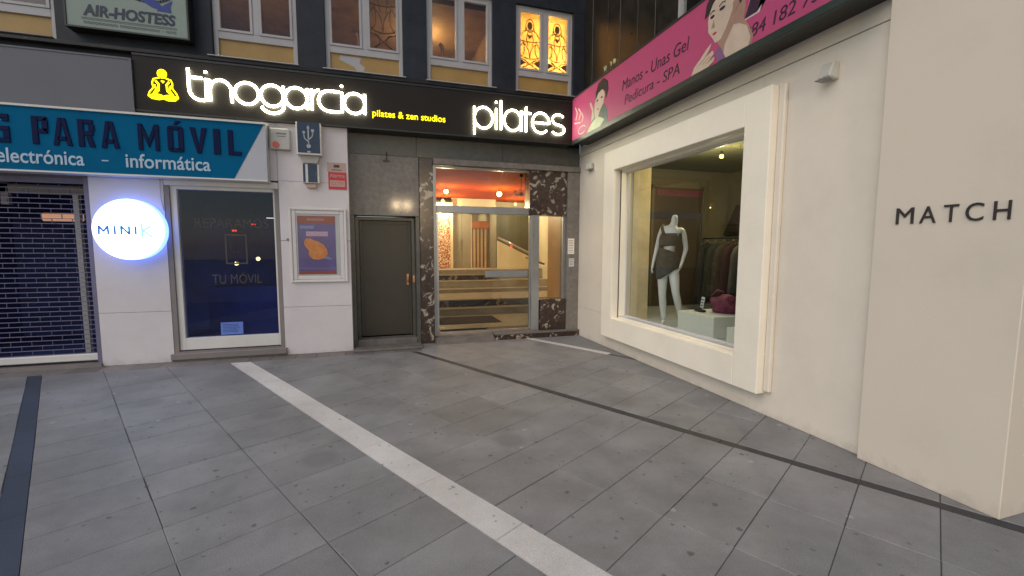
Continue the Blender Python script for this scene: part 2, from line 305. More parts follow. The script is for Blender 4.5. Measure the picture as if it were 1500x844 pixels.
GL = {   # stroke letters, x-height 1, width 1 for round ones
 't': [[(0, 1.4), (0, .5)]+arc(.5, .5, .5, .5, 180, 262, 10)+[(.7, 0)], [(.1, 1), (.62, 1)]],
 'T': [[(.0, 1.22), (.0, 0)], [(-.3, .92), (.3, .92)]],
 'i': [[(0, 0), (0, 1)], [(0, 1.26), (0, 1.34)]],
 'l': [[(0, 0), (0, 1.4)]],
 'n': [[(0, 0), (0, .98)], [(0, .45)]+arc(.5, .5, .5, .5, 180, 0)+[(1, .0)]],
 'o': [arc(.5, .5, .5, .5, 0, 360, 32)],
 'g': [arc(.5, .5, .5, .5, 0, 360, 32), [(1, 1), (1, .05)]+arc(.5, .05, .5, .38, 0, -165, 16)],
 'a': [arc(.5, .5, .5, .5, 0, 360, 32), [(1, 1), (1, 0)]],
 'r': [[(0, 0), (0, 1)], [(0, .5)]+arc(.5, .5, .5, .5, 180, 95, 8)],
 'c': [[(1, 1)]+arc(.5, .5, .5, .5, 90, 270, 20)+[(1, 0)]],
 'p': [arc(.5, .5, .5, .5, 0, 360, 32), [(0, 1), (0, -.32)]],
 'e': [[(0.02, .5), (1, .5)]+arc(.5, .5, .5, .5, 0, 315, 28)],
 's': [arc(.52, .74, .42, .26, 35, 270, 16)+arc(.5, .24, .46, .24, 90, -150, 18)],
}
def neon(parent, ch, x0, w, zb, xh, y, r, material):
    mb = MB()
    for st in GL[ch]:
        pts = [(x0+p[0]*w, y, zb+p[1]*xh) for p in st]
        closed = len(st) > 20 and ch in 'oagp' and (Vector(pts[0])-Vector(pts[-1])).length < 1e-4
        mb.tube(pts[:-1] if closed else pts, r, 8, closed=closed, flat=.7)
    return mb.build('letter', material, parent, smooth=True)

# ================================================================== GROUND
ground = MB().add([(-60, -60, -.009), (60, -60, -.009), (60, .6, -.009), (-60, .6, -.009)], [(0, 1, 2, 3)]).build('ground', M['grout']); struct(ground)
pave = bpy.data.objects.new('pavement', None); C.objects.link(pave); pave['kind'] = 'structure'; WO['pavement'] = Vector((0, 0, 0))
GA = R(-61.2); U = Vector((math.cos(GA), math.sin(GA))); V = Vector((-U.y, U.x))
def clip(poly, nx, ny, d):          # keep nx*x+ny*y<=d
    out = []
    for i in range(len(poly)):
        a, b = poly[i], poly[(i+1) % len(poly)]; da = nx*a[0]+ny*a[1]-d; db = nx*b[0]+ny*b[1]-d
        if da <= 0: out.append(a)
        if (da < 0) != (db < 0) and abs(da-db) > 1e-9:
            t = da/(da-db); out.append((a[0]+(b[0]-a[0])*t, a[1]+(b[1]-a[1])*t))
    return out
def area(p): return abs(sum(p[i][0]*p[(i+1) % len(p)][1]-p[(i+1) % len(p)][0]*p[i][1] for i in range(len(p))))/2
def slab(name, u0, u1, v0, v1, material, gap=.0042, top=0.0):
    if gap > .004: gap = rnd.choice((.002, .003, .0045, .006)); dv = rnd.uniform(-.0015, .0015); v0 += dv; v1 += dv
    q = [(u0+gap/2, v0+gap/2), (u1-gap/2, v0+gap/2), (u1-gap/2, v1-gap/2), (u0+gap/2, v1-gap/2)]
    P = [tuple(U*a+V*b) for a, b in q]
    parts_ = [P] if all(p[1] <= -.52 for p in P) else [clip(clip(P, 1, 0, -2.9), 0, 1, -.52), clip(clip(clip(P, -1, 0, 2.9), 0, 1, .0), 1, 0, .6)]
    for part in parts_:
        if len(part) < 3 or area(part) < .003: continue
        c = (sum(p[0] for p in part)/len(part), sum(p[1] for p in part)/len(part))
        if c[0] > .25 and c[1] > -6.3: continue
        h = top+rnd.uniform(-.0012, .0012); cz = .004; n = len(part)
        ins = [(p[0]+(c[0]-p[0])*.012, p[1]+(c[1]-p[1])*.012) for p in part]
        vs = [(*p, -.035) for p in part]+[(*p, h-cz) for p in part]+[(*p, h) for p in ins]
        fs = [(i, (i+1) % n, n+(i+1) % n, n+i) for i in range(n)]+[(n+i, n+(i+1) % n, 2*n+(i+1) % n, 2*n+i) for i in range(n)]+[tuple(range(2*n, 3*n))]
        MB().add(vs, fs).build(name, material, pave)
cols = [(-8.22, -7.62), (-7.62, -7.02), (-6.9, -6.35), (-6.35, -5.745), (-5.745, -5.095), (-4.873, -4.24), (-4.24, -3.6), (-3.6, -2.96), (-2.87, -2.24), (-2.24, -1.6), (-1.6, -.97), (-.85, -.22), (-.22, .4)]
for ci, (v0, v1) in enumerate(cols):
    off = .07 + (.0 if ci % 2 else .0)
    for k in range(-11, 14):
        u0 = .4*k+off; u1 = u0+.4
        c = U*((u0+u1)/2)+V*((v0+v1)/2)
        if c.y > .4 or c.y < -7.4 or c.x < -9.2 or c.x > 1.2: continue
        slab('paving_slab', u0, u1, v0, v1, M['slab'])
for k in range(-5, 9):
    u0 = -2.35+.78*k
    if k >= 0 or True: slab('light_strip_slab', u0, u0+.78, -5.095, -4.873, M['light_slab'], top=.0015)
for k in range(-1, 3): slab('light_strip_slab', -.25+.5*k, .25+.5*k, -.97, -.85, M['light_slab'], top=.001)
for k in range(8): slab('drain_cover', -.95+.9*k, -.05+.9*k, -2.96, -2.87, M['drain'], gap=.003, top=-.002)
for k in range(9): slab('dark_strip_slab', -3.3+.7*k, -2.6+.7*k, -7.02, -6.9, M['tactile'], gap=.002, top=.001)
x = -9.0
while x < -2.95:
    w = rnd.choice((.28, .33, .4)); x1 = min(x+w, -2.9)
    MB().box(x+.003, x1-.003, -.517, -.12, -.035, rnd.uniform(-.001, .001)).build('border_slab', M['slab_border'], pave); x = x1
# the street beyond the modelled slabs: a plain paved sheet
far = MB()
far.add([(-60, -60, -.003), (60, -60, -.003), (60, -7.6, -.003), (-60, -7.6, -.003)], [(0, 1, 2, 3)])
far.add([(.31, -7.6, -.003), (60, -7.6, -.003), (60, -5.7, -.003), (.31, -5.7, -.003)], [(0, 1, 2, 3)])
far.add([(-60, -7.6, -.003), (-9.2, -7.6, -.003), (-9.2, 0, -.003), (-60, 0, -.003)], [(0, 1, 2, 3)])
struct(far.build('street', M['street']))

# ================================================================== PHONE SHOP FRONT
sf = thing('phone_shop', (-6, -.22, 0), 'white panelled phone shop front with a grey roller shutter and a dark display window', 'shop front')
Y0 = -.22
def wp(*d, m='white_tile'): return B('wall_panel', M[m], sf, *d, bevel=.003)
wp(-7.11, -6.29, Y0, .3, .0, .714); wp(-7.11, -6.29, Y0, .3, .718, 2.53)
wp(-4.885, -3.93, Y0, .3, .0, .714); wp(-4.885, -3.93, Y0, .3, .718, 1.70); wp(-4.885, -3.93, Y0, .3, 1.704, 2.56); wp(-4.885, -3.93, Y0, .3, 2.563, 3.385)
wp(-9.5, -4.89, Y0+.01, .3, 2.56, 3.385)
B('pelmet', M['grey_trim'], sf, -9.5, -7.112, -.2, .25, 2.5, 2.56)
# display window
w = MB().frame(-6.285, -4.889, .115, 2.53, .055, -.215, -.02, tb=.02).build('window_surround', M['grey_trim'], sf)
fr = MB().frame(-6.23, -4.895, .15, 2.47, .075, -.185, -.09, tb=.17).build('window_frame', M['white_paint'], sf, bevel=.004)
B('shutter_box', M['white_paint'], sf, -6.285, -4.889, -.235, -.02, 2.44, 2.535, bevel=.01)
B('pane', M['glass_shop'], fr, -6.155, -4.97, -.14, -.134, .32, 2.395)
B('window_step', M['grey_trim'], sf, -6.32, -4.86, -.27, -.02, .03, .115, bevel=.006); B('window_step', M['threshold'], sf, -6.32, -4.86, -.24, -.02, .0, .03)
lt = MB(); text(lt, 'REPARAMOS', -5.97, -5.05, 1.88, 2.01, -.142, .003); lt.build('lettering', M['gold_letters'], fr)
lt = MB(); text(lt, 'TU MÓVIL', -5.80, -5.17, 1.08, 1.25, -.142, .003); lt.build('lettering', M['gold_letters'], fr)
ic = MB(); ic.frame(-5.62, -5.34, 1.36, 1.79, .022, -.145, -.142); ic.ribbon(arc(-5.48, 1.63, .075, .1, 180, 360, 12), .016, 'y', -.145, -.142)
ic.cyl((-5.48, -.145, 1.395), .014, .003, 'y', 12); ic.build('phone_emblem', M['gold_letters'], fr)
nt = B('paper_notice', M['paper'], None, -5.735, -5.45, -.131, -.128, .335, .515); tag(nt, 'small pale paper notice standing in the bottom of the phone shop window', 'notice')
nl = MB()
for k in range(6): nl.box(-5.71, -5.71+rnd.uniform(.15, .22), -.1325, -.1312, .48-.022*k, .486-.022*k)
nl.build('print', M['ink_grey'], nt)
# roller shutter
sh = MB().box(-7.17, -7.112, -.2, -.06, .0, 2.5).build('shutter_guide', M['slat'], sf)
shut = B('roller_shutter', M['slat'], sf, -9.44, -7.17, -.14, -.11, 2.42, 2.5)
rail = MB().box(-9.44, -7.172, -.003, .003, 0, .012)
links = MB()
def slat_mesh(ph):
    b = MB().box(-9.44, -7.172, -.128, -.116, 0, .009)
    x = -9.4+ph
    while x < -7.2: b.box(x, x+.007, -.126, -.118, .009, .064); x += .215
    return b
z = .17; proto = [None, None]; k = 0
while z < 2.41:
    if proto[k % 2] is None:
        o = slat_mesh((k % 2)*.107).build('slat', M['slat'], shut); o.data.materials.append(M['link'])
        for p_ in o.data.polygons: p_.material_index = 1 if p_.index >= 6 else 0
        proto[k % 2] = o
    else:
        o = proto[k % 2].copy(); C.objects.link(o); o.parent = shut
    o.location = (0, 0, z); z += .064; k += 1
B('bottom_rail', M['white_paint'], shut, -9.44, -7.175, -.16, -.09, .075, .168, bevel=.01)
B('door_sill', M['grey_trim'], sf, -9.5, -7.112, -.25, .3, .0, .045)
# what stands behind the shutter and the window
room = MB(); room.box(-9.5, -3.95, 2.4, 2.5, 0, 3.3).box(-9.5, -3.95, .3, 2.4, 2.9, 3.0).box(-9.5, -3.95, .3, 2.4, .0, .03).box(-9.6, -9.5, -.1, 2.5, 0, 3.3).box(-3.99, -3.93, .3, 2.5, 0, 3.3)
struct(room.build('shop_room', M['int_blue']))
B('door_post', M['win_white'], sf, -7.45, -7.39, .1, .16, .05, 2.3); B('door_post', M['grey_trim'], sf, -8.2, -8.12, .1, .16, 2.15, 2.5)
B('door_header', M['grey_trim'], sf, -9.4, -7.2, .1, .16, 2.3, 2.42)
lamp = thing('ceiling_lamp', (-7.95, .9, 2.1), 'warm oblong lamp glowing behind the roller shutter', 'lamp')
MB().box(-8.25, -7.75, .88, .93, 1.98, 2.1).build('lamp_diffuser', emis('warm_panel', (1, .5, .3), .13), lamp, bevel=.02)
for px_, pz_, nm in ((-5.90, 1.32, 'left'), (-5.56, 1.40, 'right')):
    t = thing('reflected_glow', (px_, 1.4, pz_), 'small glowing ball standing in for a reflected yellow light, the %s one of two low in the dark shop window' % ('left' if nm == 'left' else 'right'), 'lamp')
    MB().ball((px_, 1.4, pz_), .035, 12, 8).build('bulb', M['bulb_soft'], t, smooth=True); MB().tube([(px_, 1.4, pz_+.03), (px_, 1.4, 2.9)], .004, 6).build('cord', M['black'], t)  # glowing ball and cord added for a yellow light mirrored in the pane
t = thing('strip_lamp', (-5.35, 1.5, 2.1), 'short white strip lamp inside the upper right of the dark shop window', 'lamp'); B('tube', M['tube'], t, -5.42, -5.2, 1.5, 1.52, 2.12, 2.135)
t = thing('led_sign', (-5.95, 1.5, 1.9), 'tiny red LED marker glowing inside the dark phone shop', 'lamp'); B('diode', M['red_lamp'], t, -5.97, -5.9, 1.5, 1.51, 1.88, 1.91); B('diode', M['red_lamp'], t, -5.67, -5.6, 1.5, 1.51, 2.0, 2.02)
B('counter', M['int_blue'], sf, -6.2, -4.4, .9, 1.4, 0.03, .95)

# ---- teal sign
s = thing('shop_sign', (-6.9, -.42, 2.53), 'teal phone shop signboard reading S PARA MÓVIL with white corner', 'sign')
B('sign_box', M['sign_white'], s, -9.6, -4.98, -.41, -.223, 2.535, 3.29)
MB().box(-9.6, -4.975, -.435, -.223, 3.29, 3.315).box(-9.6, -4.975, -.43, -.223, 2.515, 2.535).build('sign_edge', M['white_paint'], s)
MB().prism([(-9.6, 2.537), (-5.39, 2.537), (-5.0, 3.288), (-9.6, 3.288)], 'y', -.414, -.409).build('teal_panel', M['blue_sign'], s)
# blocky condensed capitals, separate raised letters
def block(chars, x0, x1, zb, zt):
    W = x1-x0; H = zt-zb; d = (-.428, -.414); q = .062; mb = MB()
    def P(poly): mb.prism([(x0+a*W, zb+b*H) for a, b in poly], 'y', *d)
    s_ = min(.42, q/W*1.0); h = .16
    Rr = lambda a, b, c, e: P([(a, c), (b, c), (b, e), (a, e)])
    if chars == 'P': Rr(0, s_, 0, 1); Rr(s_, .94, 1-h, 1); Rr(s_, .94, .4, .4+h); P([(1-s_, .4+h), (1, .4+h), (1, 1-h), (.94, 1), (1-s_, 1-h)]); P([(1-s_, .4+h), (.94, .4), (1, .4+h)])
    if chars == 'A': P([(0, 0), (s_*.85, 0), (.5, .8), (.5, 1), (.3, 1)]); P([(1, 0), (.7, 1), (.5, 1), (.5, .8), (1-s_*.85, 0)]); Rr(.25, .75, .18, .33)
    if chars == 'R': Rr(0, s_, 0, 1); Rr(s_, .92, 1-h, 1); Rr(s_, .92, .42, .42+h); Rr(1-s_, 1, .42+h, 1-h); P([(.45, .42), (.8, .42), (1, 0), (1-s_, 0)])
    if chars == 'M': Rr(0, s_*.8, 0, 1); Rr(1-s_*.8, 1, 0, 1); P([(s_*.8, 1), (.5, .45), (.5, .1), (s_*.8, .6)]); P([(1-s_*.8, 1), (1-s_*.8, .6), (.5, .1), (.5, .45)])
    if chars in 'OÓ': Rr(0, s_, .08, .92); Rr(1-s_, 1, .08, .92); P([(0, .08), (.12, 0), (.88, 0), (1, .08), (1-s_, h), (s_, h)]); P([(0, .92), (s_, 1-h), (1-s_, 1-h), (1, .92), (.88, 1), (.12, 1)])
    if chars == 'Ó': P([(.4, 1.05), (.6, 1.05), (.9, 1.2), (.55, 1.2)])
    if chars == 'V': P([(0, 1), (.38, 0), (.5, 0), (.5, .3), (s_, 1)]); P([(1, 1), (1-s_, 1), (.5, .3), (.5, 0), (.62, 0)])
    if chars == 'I': Rr(0, 1, 0, 1)
    if chars == 'L': Rr(0, s_, 0, 1); Rr(s_, 1, 0, h)
    if chars == 'S': Rr(0, 1, 0, h); Rr(1-s_, 1, h, .42); Rr(0, 1, .42, .42+h); Rr(0, s_, .42+h, 1-h); Rr(0, 1, 1-h, 1); Rr(0, s_, h, .28); Rr(1-s_, 1, .74, 1-h)
    mb.build('letter', M['navy'], s, bevel=.004)
for ch, a, b in (('S', -7.9, -7.73), ('P', -7.52, -7.36), ('A', -7.32, -7.13), ('R', -7.07, -6.90), ('A', -6.84, -6.65), ('M', -6.45, -6.22), ('Ó', -6.13, -5.95), ('V', -5.88, -5.68), ('I', -5.61, -5.53), ('L', -5.44, -5.28)):
    block(ch, a, b, 2.85, 3.185)
lt = MB(); text(lt, 'electrónica', -7.88, -7.03, 2.615, 2.79, -.414, .006, bold=.012); lt.build('lettering', M['pale'], s); lt = MB(); lt.box(-6.85, -6.78, -.42, -.414, 2.685, 2.7); lt.build('dash', M['pale'], s); lt = MB(); text(lt, 'informática', -6.6, -5.66, 2.62, 2.80, -.414, .006, bold=.012); lt.build('lettering', M['pale'], s)
t = thing('blank_signboard', (-7.5, -.32, 3.35), 'blank grey-white signboard above the teal sign', 'sign')
B('board', M['blank'], t, -9.6, -6.51, -.31, -.06, 3.345, 4.02, bevel=.008); MB().frame(-9.6, -6.51, 3.345, 4.02, .02, -.318, -.3).build('edge_trim', M['blank'], t)

# ---- round lit sign
t = thing('round_light_sign', (-6.645, -.36, 1.83), 'glowing round white MINIK light box with blue halo, on white wall beside the shutter', 'light sign')
c0 = (-6.645, -.36, 1.83)
MB().cyl((-6.645, -.365, 1.83), .39, .012, 'y', 64).build('lit_face', M['disc'], t)
mb = MB()
mb.cyl((-6.645, -.353, 1.83), .4, .1, 'y', 64); mb.build('rim', M['disc_rim'], t)
MB().cyl((-6.645, -.253, 1.83), .33, .032, 'y', 48).build('backplate', M['sign_white'], t)
MB().tube([(-6.3, -.23, 2.1), (-6.32, -.245, 2.3), (-6.32, -.23, 2.52)], .006, 6).build('cable', M['sign_white'], t)
def disc_letter(strokes, m_, w_=.024):
    mb = MB()
    for st in strokes: mb.ribbon(st, w_, 'y', -.372, -.366)
    mb.build('letter', m_, t)
zb, zt = 1.77, 1.868; xx = -6.965
disc_letter([[(xx, zb), (xx+.004, zt), (xx+.05, zb+.035), (xx+.096, zt), (xx+.1, zb)]], M['disc_ink'])
disc_letter([[(xx+.17, zb), (xx+.17, zt)]], M['disc_ink'])
disc_letter([[(xx+.24, zb), (xx+.24, zt), (xx+.325, zb), (xx+.325, zt)]], M['disc_ink'])
disc_letter([[(xx+.395, zb), (xx+.395, zt)]], M['disc_ink'])
disc_letter([[(xx+.465, zb-.03), (xx+.465, zt+.03)], [(xx+.56, zt+.005), (xx+.475, zb+.05), (xx+.565, zb-.03)]], M['disc_k'], .022)

# ---- small fittings on the white wall
t = thing('alarm_box', (-4.82, -.3, 2.99), 'grey alarm siren box with a red lamp beside the teal sign', 'alarm box')
B('casing', M['alarm'], t, -4.955, -4.695, -.3, -.222, 2.99, 3.285, bevel=.012); MB().cyl((-4.88, -.31, 3.055), .045, .012, 'y', 24).build('lamp', M['alarm_red'], t, smooth=False)
lt = MB(); text(lt, 'oooo', -4.87, -4.74, 3.2, 3.225, -.3005, .002, bold=.03); lt.box(-4.86, -4.75, -.302, -.3, 3.17, 3.178); lt.build('print', M['ink_grey'], t)
t = thing('usb_sign', (-4.435, -.39, 2.93), 'dark navy box sign bearing a white USB trident symbol', 'sign')
B('box', M['white_paint'], t, -4.60, -4.275, -.385, -.222, 2.925, 3.375, bevel=.006); B('face', M['navy_box'], t, -4.583, -4.29, -.39, -.384, 2.95, 3.373)
u = MB(); h = (-.395, -.3905); cx = -4.44
u.ribbon([(cx, 3.06), (cx, 3.3)], .016, 'y', *h); u.prism([(cx-.022, 3.29), (cx+.022, 3.29), (cx, 3.335)], 'y', *h)
u.prism([(cx+a, b) for a, b in [(x_-cx+0, y_) for x_, y_ in arc(cx, 3.045, .028, .028, 0, 345, 20)]], 'y', *h)
u.ribbon([(cx, 3.1), (cx-.05, 3.15), (cx-.058, 3.2), (cx-.058, 3.22)], .014, 'y', *h); u.prism(arc(cx-.058, 3.232, .018, .018, 0, 345, 16), 'y', *h)
u.ribbon([(cx, 3.13), (cx+.05, 3.18), (cx+.058, 3.22), (cx+.058, 3.25)], .014, 'y', *h); u.box(cx+.04, cx+.076, h[0], h[1], 3.245, 3.28)
u.box(cx-.02, cx+.02, h[0], h[1], 2.955, 2.975); u.build('usb_symbol', M['sign_white'], t)
t = thing('display_box', (-4.44, -.3, 2.52), 'small navy wall display box with white bars hanging under the USB sign', 'display box')
MB().prism([(-4.57, 2.923), (-4.31, 2.923), (-4.345, 2.82), (-4.535, 2.82)], 'y', -.32, -.222).build('bracket', M['alarm'], t)
B('case', M['white_paint'], t, -4.55, -4.325, -.3, -.222, 2.54, 2.815, bevel=.004); B('screen', M['navy_box'], t, -4.475, -4.35, -.305, -.299, 2.55, 2.81); B('screen', M['navy_box'], t, -4.54, -4.51, -.305, -.299, 2.55, 2.81)
B('ledge', M['beige_label'], t, -4.50, -4.37, -.27, -.222, 2.47, 2.54, bevel=.01)
t = thing('alarm_notice', (-4.08, -.225, 2.47), 'small red alarm notice with a pale top at the edge of the white wall', 'notice')
B('plate', M['red'], t, -4.21, -3.955, -.23, -.222, 2.47, 2.72); B('top_plate', M['beige_label'], t, -4.22, -3.965, -.23, -.222, 2.722, 2.86)
lt = MB(); text(lt, 'Alarma', -4.19, -3.98, 2.645, 2.7, -.2305, .002, bold=.01); lt.build('lettering', M['beige_label'], t)
MB().box(-4.19, -3.98, -.2325, -.2302, 2.51, 2.6).build('print', M['beige_label'], t); MB().box(-4.13, -4.05, -.2325, -.2302, 2.79, 2.83).box(-4.16, -4.02, -.2325, -.2302, 2.75, 2.76).build('print', M['letters'], t)
lt = MB(); text(lt, 'CCTV', -4.17, -4.0, 2.53, 2.58, -.2332, .001); lt.build('lettering', M['red'], t)
t = thing('poster_cabinet', (-4.37, -.25, 1.08), 'white framed poster cabinet holding a violet and orange poster', 'poster cabinet')
MB().frame(-4.765, -3.975, 1.085, 2.185, .035, -.262, -.222).build('outer_frame', M['white_paint'], t, bevel=.006)
MB().frame(-4.73, -4.01, 1.12, 2.15, .06, -.252, -.224).build('inner_frame', M['white_tile'], t, bevel=.01); B('back_board', M['white_tile'], t, -4.67, -4.07, -.24, -.223, 1.18, 2.09)
p = B('poster', M['poster_violet'], t, -4.655, -4.135, -.243, -.2405, 1.205, 2.07)
def pr(m_, *d): return B('print', M[m_], p, d[0], d[1], -.2455, -.2435, d[2], d[3])
pr('poster_red', -4.655, -4.135, 1.95, 2.07); pr('poster_red', -4.655, -4.135, 1.205, 1.255); pr('poster_pink', -4.54, -4.24, 1.77, 1.84); pr('poster_blue', -4.62, -4.43, 1.88, 1.925); pr('poster_blue', -4.655, -4.135, 1.29, 1.297)
lt = MB(); text(lt, 'ooooooo', -4.52, -4.29, 2.0, 2.03, -.246, .001); lt.build('print', M['poster_pink'], p)
bl = [(-4.575, 1.68), (-4.55, 1.73), (-4.5, 1.745), (-4.44, 1.71), (-4.37, 1.69), (-4.3, 1.64), (-4.26, 1.57), (-4.25, 1.5), (-4.3, 1.44), (-4.38, 1.42), (-4.46, 1.43), (-4.51, 1.48), (-4.51, 1.56), (-4.555, 1.61)]
MB().prism(bl, 'y', -.2458, -.2436).build('print', M['poster_orange'], p); MB().prism([(-4.31, 1.44), (-4.26, 1.475), (-4.19, 1.43), (-4.22, 1.42)], 'y', -.2462, -.2459).build('print', M['poster_blue'], p)
B('pane', M['glass'], t, -4.67, -4.07, -.25, -.247, 1.18, 2.09); MB().cyl((-4.79, -.245, 1.72), .016, .024, 'y', 12).build('lock', M['grey_trim'], t)

# ================================================================== BLACK FASCIA WITH NEON
t = thing('neon_fascia', (-3.4, -.3, 3.39), 'long black fascia sign with glowing white tinogarcia and pilates lettering', 'light sign'); fa = t
B('panel', M['fascia'], t, -6.505, -.303, -.29, -.02, 3.392, 4.075)
MB().box(-6.505, -.303, -.3, -.02, 4.075, 4.1).box(-6.505, -.303, -.298, -.02, 3.372, 3.392).build('edge_trim', M['black'], t)
Yn = -.325
for ch, a, w_ in (('t', -5.885, .25), ('i', -5.685, .2), ('n', -5.645, .255), ('o', -5.35, .29), ('g', -5.035, .285), ('a', -4.73, .285), ('r', -4.385, .23), ('c', -4.295, .285), ('i', -3.98, .2), ('a', -3.95, .285)):
    neon(t, ch, a, w_, 3.57, .285, Yn, .0175, M['neon'])
for ch, a, w_ in (('p', -2.01, .3), ('i', -1.65, .2), ('l', -1.57, .2), ('a', -1.515, .29), ('T', -1.14, .3), ('e', -1.03, .3), ('s', -.695, .25)):
    neon(t, ch, a, w_, 3.52, .325, Yn, .0155, M['neon'])
lt = MB(); text(lt, 'pilates & zen studios', -3.56, -2.47, 3.535, 3.66, -.29, .012, bold=.0); lt.build('lettering', M['neon_y'], t)
f = MB(); yb = -.31; bx = -6.185
def loop(pts, cl=False, r=.009): f.tube([(bx+a, yb, b) for a, b in pts], r, 6, closed=cl)
loop(arc(0, 3.865, .047, .05, 0, 345, 22), True)
loop([(-.03, 3.815), (-.1, 3.79), (-.115, 3.74), (-.105, 3.68), (-.15, 3.62), (-.165, 3.575), (-.13, 3.545), (-.05, 3.535), (0, 3.55), (.05, 3.53), (.13, 3.535), (.165, 3.57), (.15, 3.62), (.105, 3.69), (.11, 3.75), (.095, 3.79), (.03, 3.815)])
loop(arc(-.075, 3.572, .07, .026, 0, 345, 20), True); loop(arc(.075, 3.568, .07, .026, 0, 345, 20), True)
loop([(-.075, 3.77), (-.045, 3.73), (-.05, 3.65), (-.09, 3.61)], r=.013); loop([(.075, 3.77), (.045, 3.73), (.05, 3.65), (.09, 3.61)], r=.013)
loop([(-.09, 3.72), (-.075, 3.66), (-.11, 3.6)], r=.01); loop([(.09, 3.72), (.075, 3.66), (.11, 3.6)], r=.01)
f.build('meditating_figure', M['neon_y'], t, smooth=True)
f = MB(); f.cyl((bx, -.3, 3.865), .045, .008, 'y', 24); f.prism([(bx-.025, 3.775), (bx-.01, 3.785), (bx+.01, 3.785), (bx+.025, 3.775), (bx, 3.745)], 'y', -.305, -.295)
f.prism([(bx+a, b) for a, b in arc(-.075, 3.572, .062, .02, 0, 345, 20)], 'y', -.303, -.294); f.prism([(bx+a, b) for a, b in arc(.075, 3.568, .062, .02, 0, 345, 20)], 'y', -.303, -.294)
f.build('figure_fill', M['neon_in'], t)

# ================================================================== UPPER FACADE
uf = thing('upper_facade', (-4, 0, 4.1), 'dark stone upper storey with four white framed windows above the neon fascia', 'building')
WX = [(-8.55, -7.36), (-5.64, -4.575), (-4.20, -3.085), (-2.72, -1.655), (-1.255, -.215)]
zs, zt = 4.20, 5.63
xs = [-12]+[v for p in WX for v in p]+[.0]
for i in range(0, len(xs), 2): B('wall_pier', M['dark_wall'], uf, xs[i], xs[i+1], -.12, .3, 4.185, zt, bevel=.004)
B('wall_top', M['dark_wall'], uf, -12, 0, -.12, .3, zt, 8.2); B('wall_base', M['dark_wall'], uf, -12, -.301, -.14, .3, 3.39, 4.13)
B('ledge', M['dark_wall2'], uf, -12, -.301, -.24, .3, 4.13, 4.185, bevel=.006)
lines = [arc(.5, .84, .2, .125, 0, 360, 24), [(.3, .82), (.25, .72)], [(.7, .82), (.75, .72)], [(.4, .72), (.33, .58), (.4, .45)], [(.6, .72), (.68, .58), (.62, .45)], [(0, .42), (.12, .5), (.3, .46), (.45, .36), (.5, .22)], [(1, .42), (.88, .5), (.7, .46), (.55, .36), (.5, .22)], [(.02, .62), (.18, .72), (.4, .76), (.5, .74), (.6, .76), (.82, .72), (.98, .62)], [(.0, .55), (.3, .53), (.72, .53), (1, .55)],
         [(.16, .55), (.24, .42), (.2, .3), (.05, .22)], [(.84, .55), (.76, .42), (.8, .3), (.95, .22)], [(.04, .26), (.2, .22), (.5, .2), (.85, .22), (.98, .25)],
         arc(.17, .11, .2, .075, -85, 85, 12), arc(.83, .11, .2, .075, 95, 265, 12), [(.0, .2), (.25, .17), (.5, .1), (.8, .03), (1, .0)], [(1, .2), (.75, .17), (.5, .1), (.2, .03), (0, .0)]]
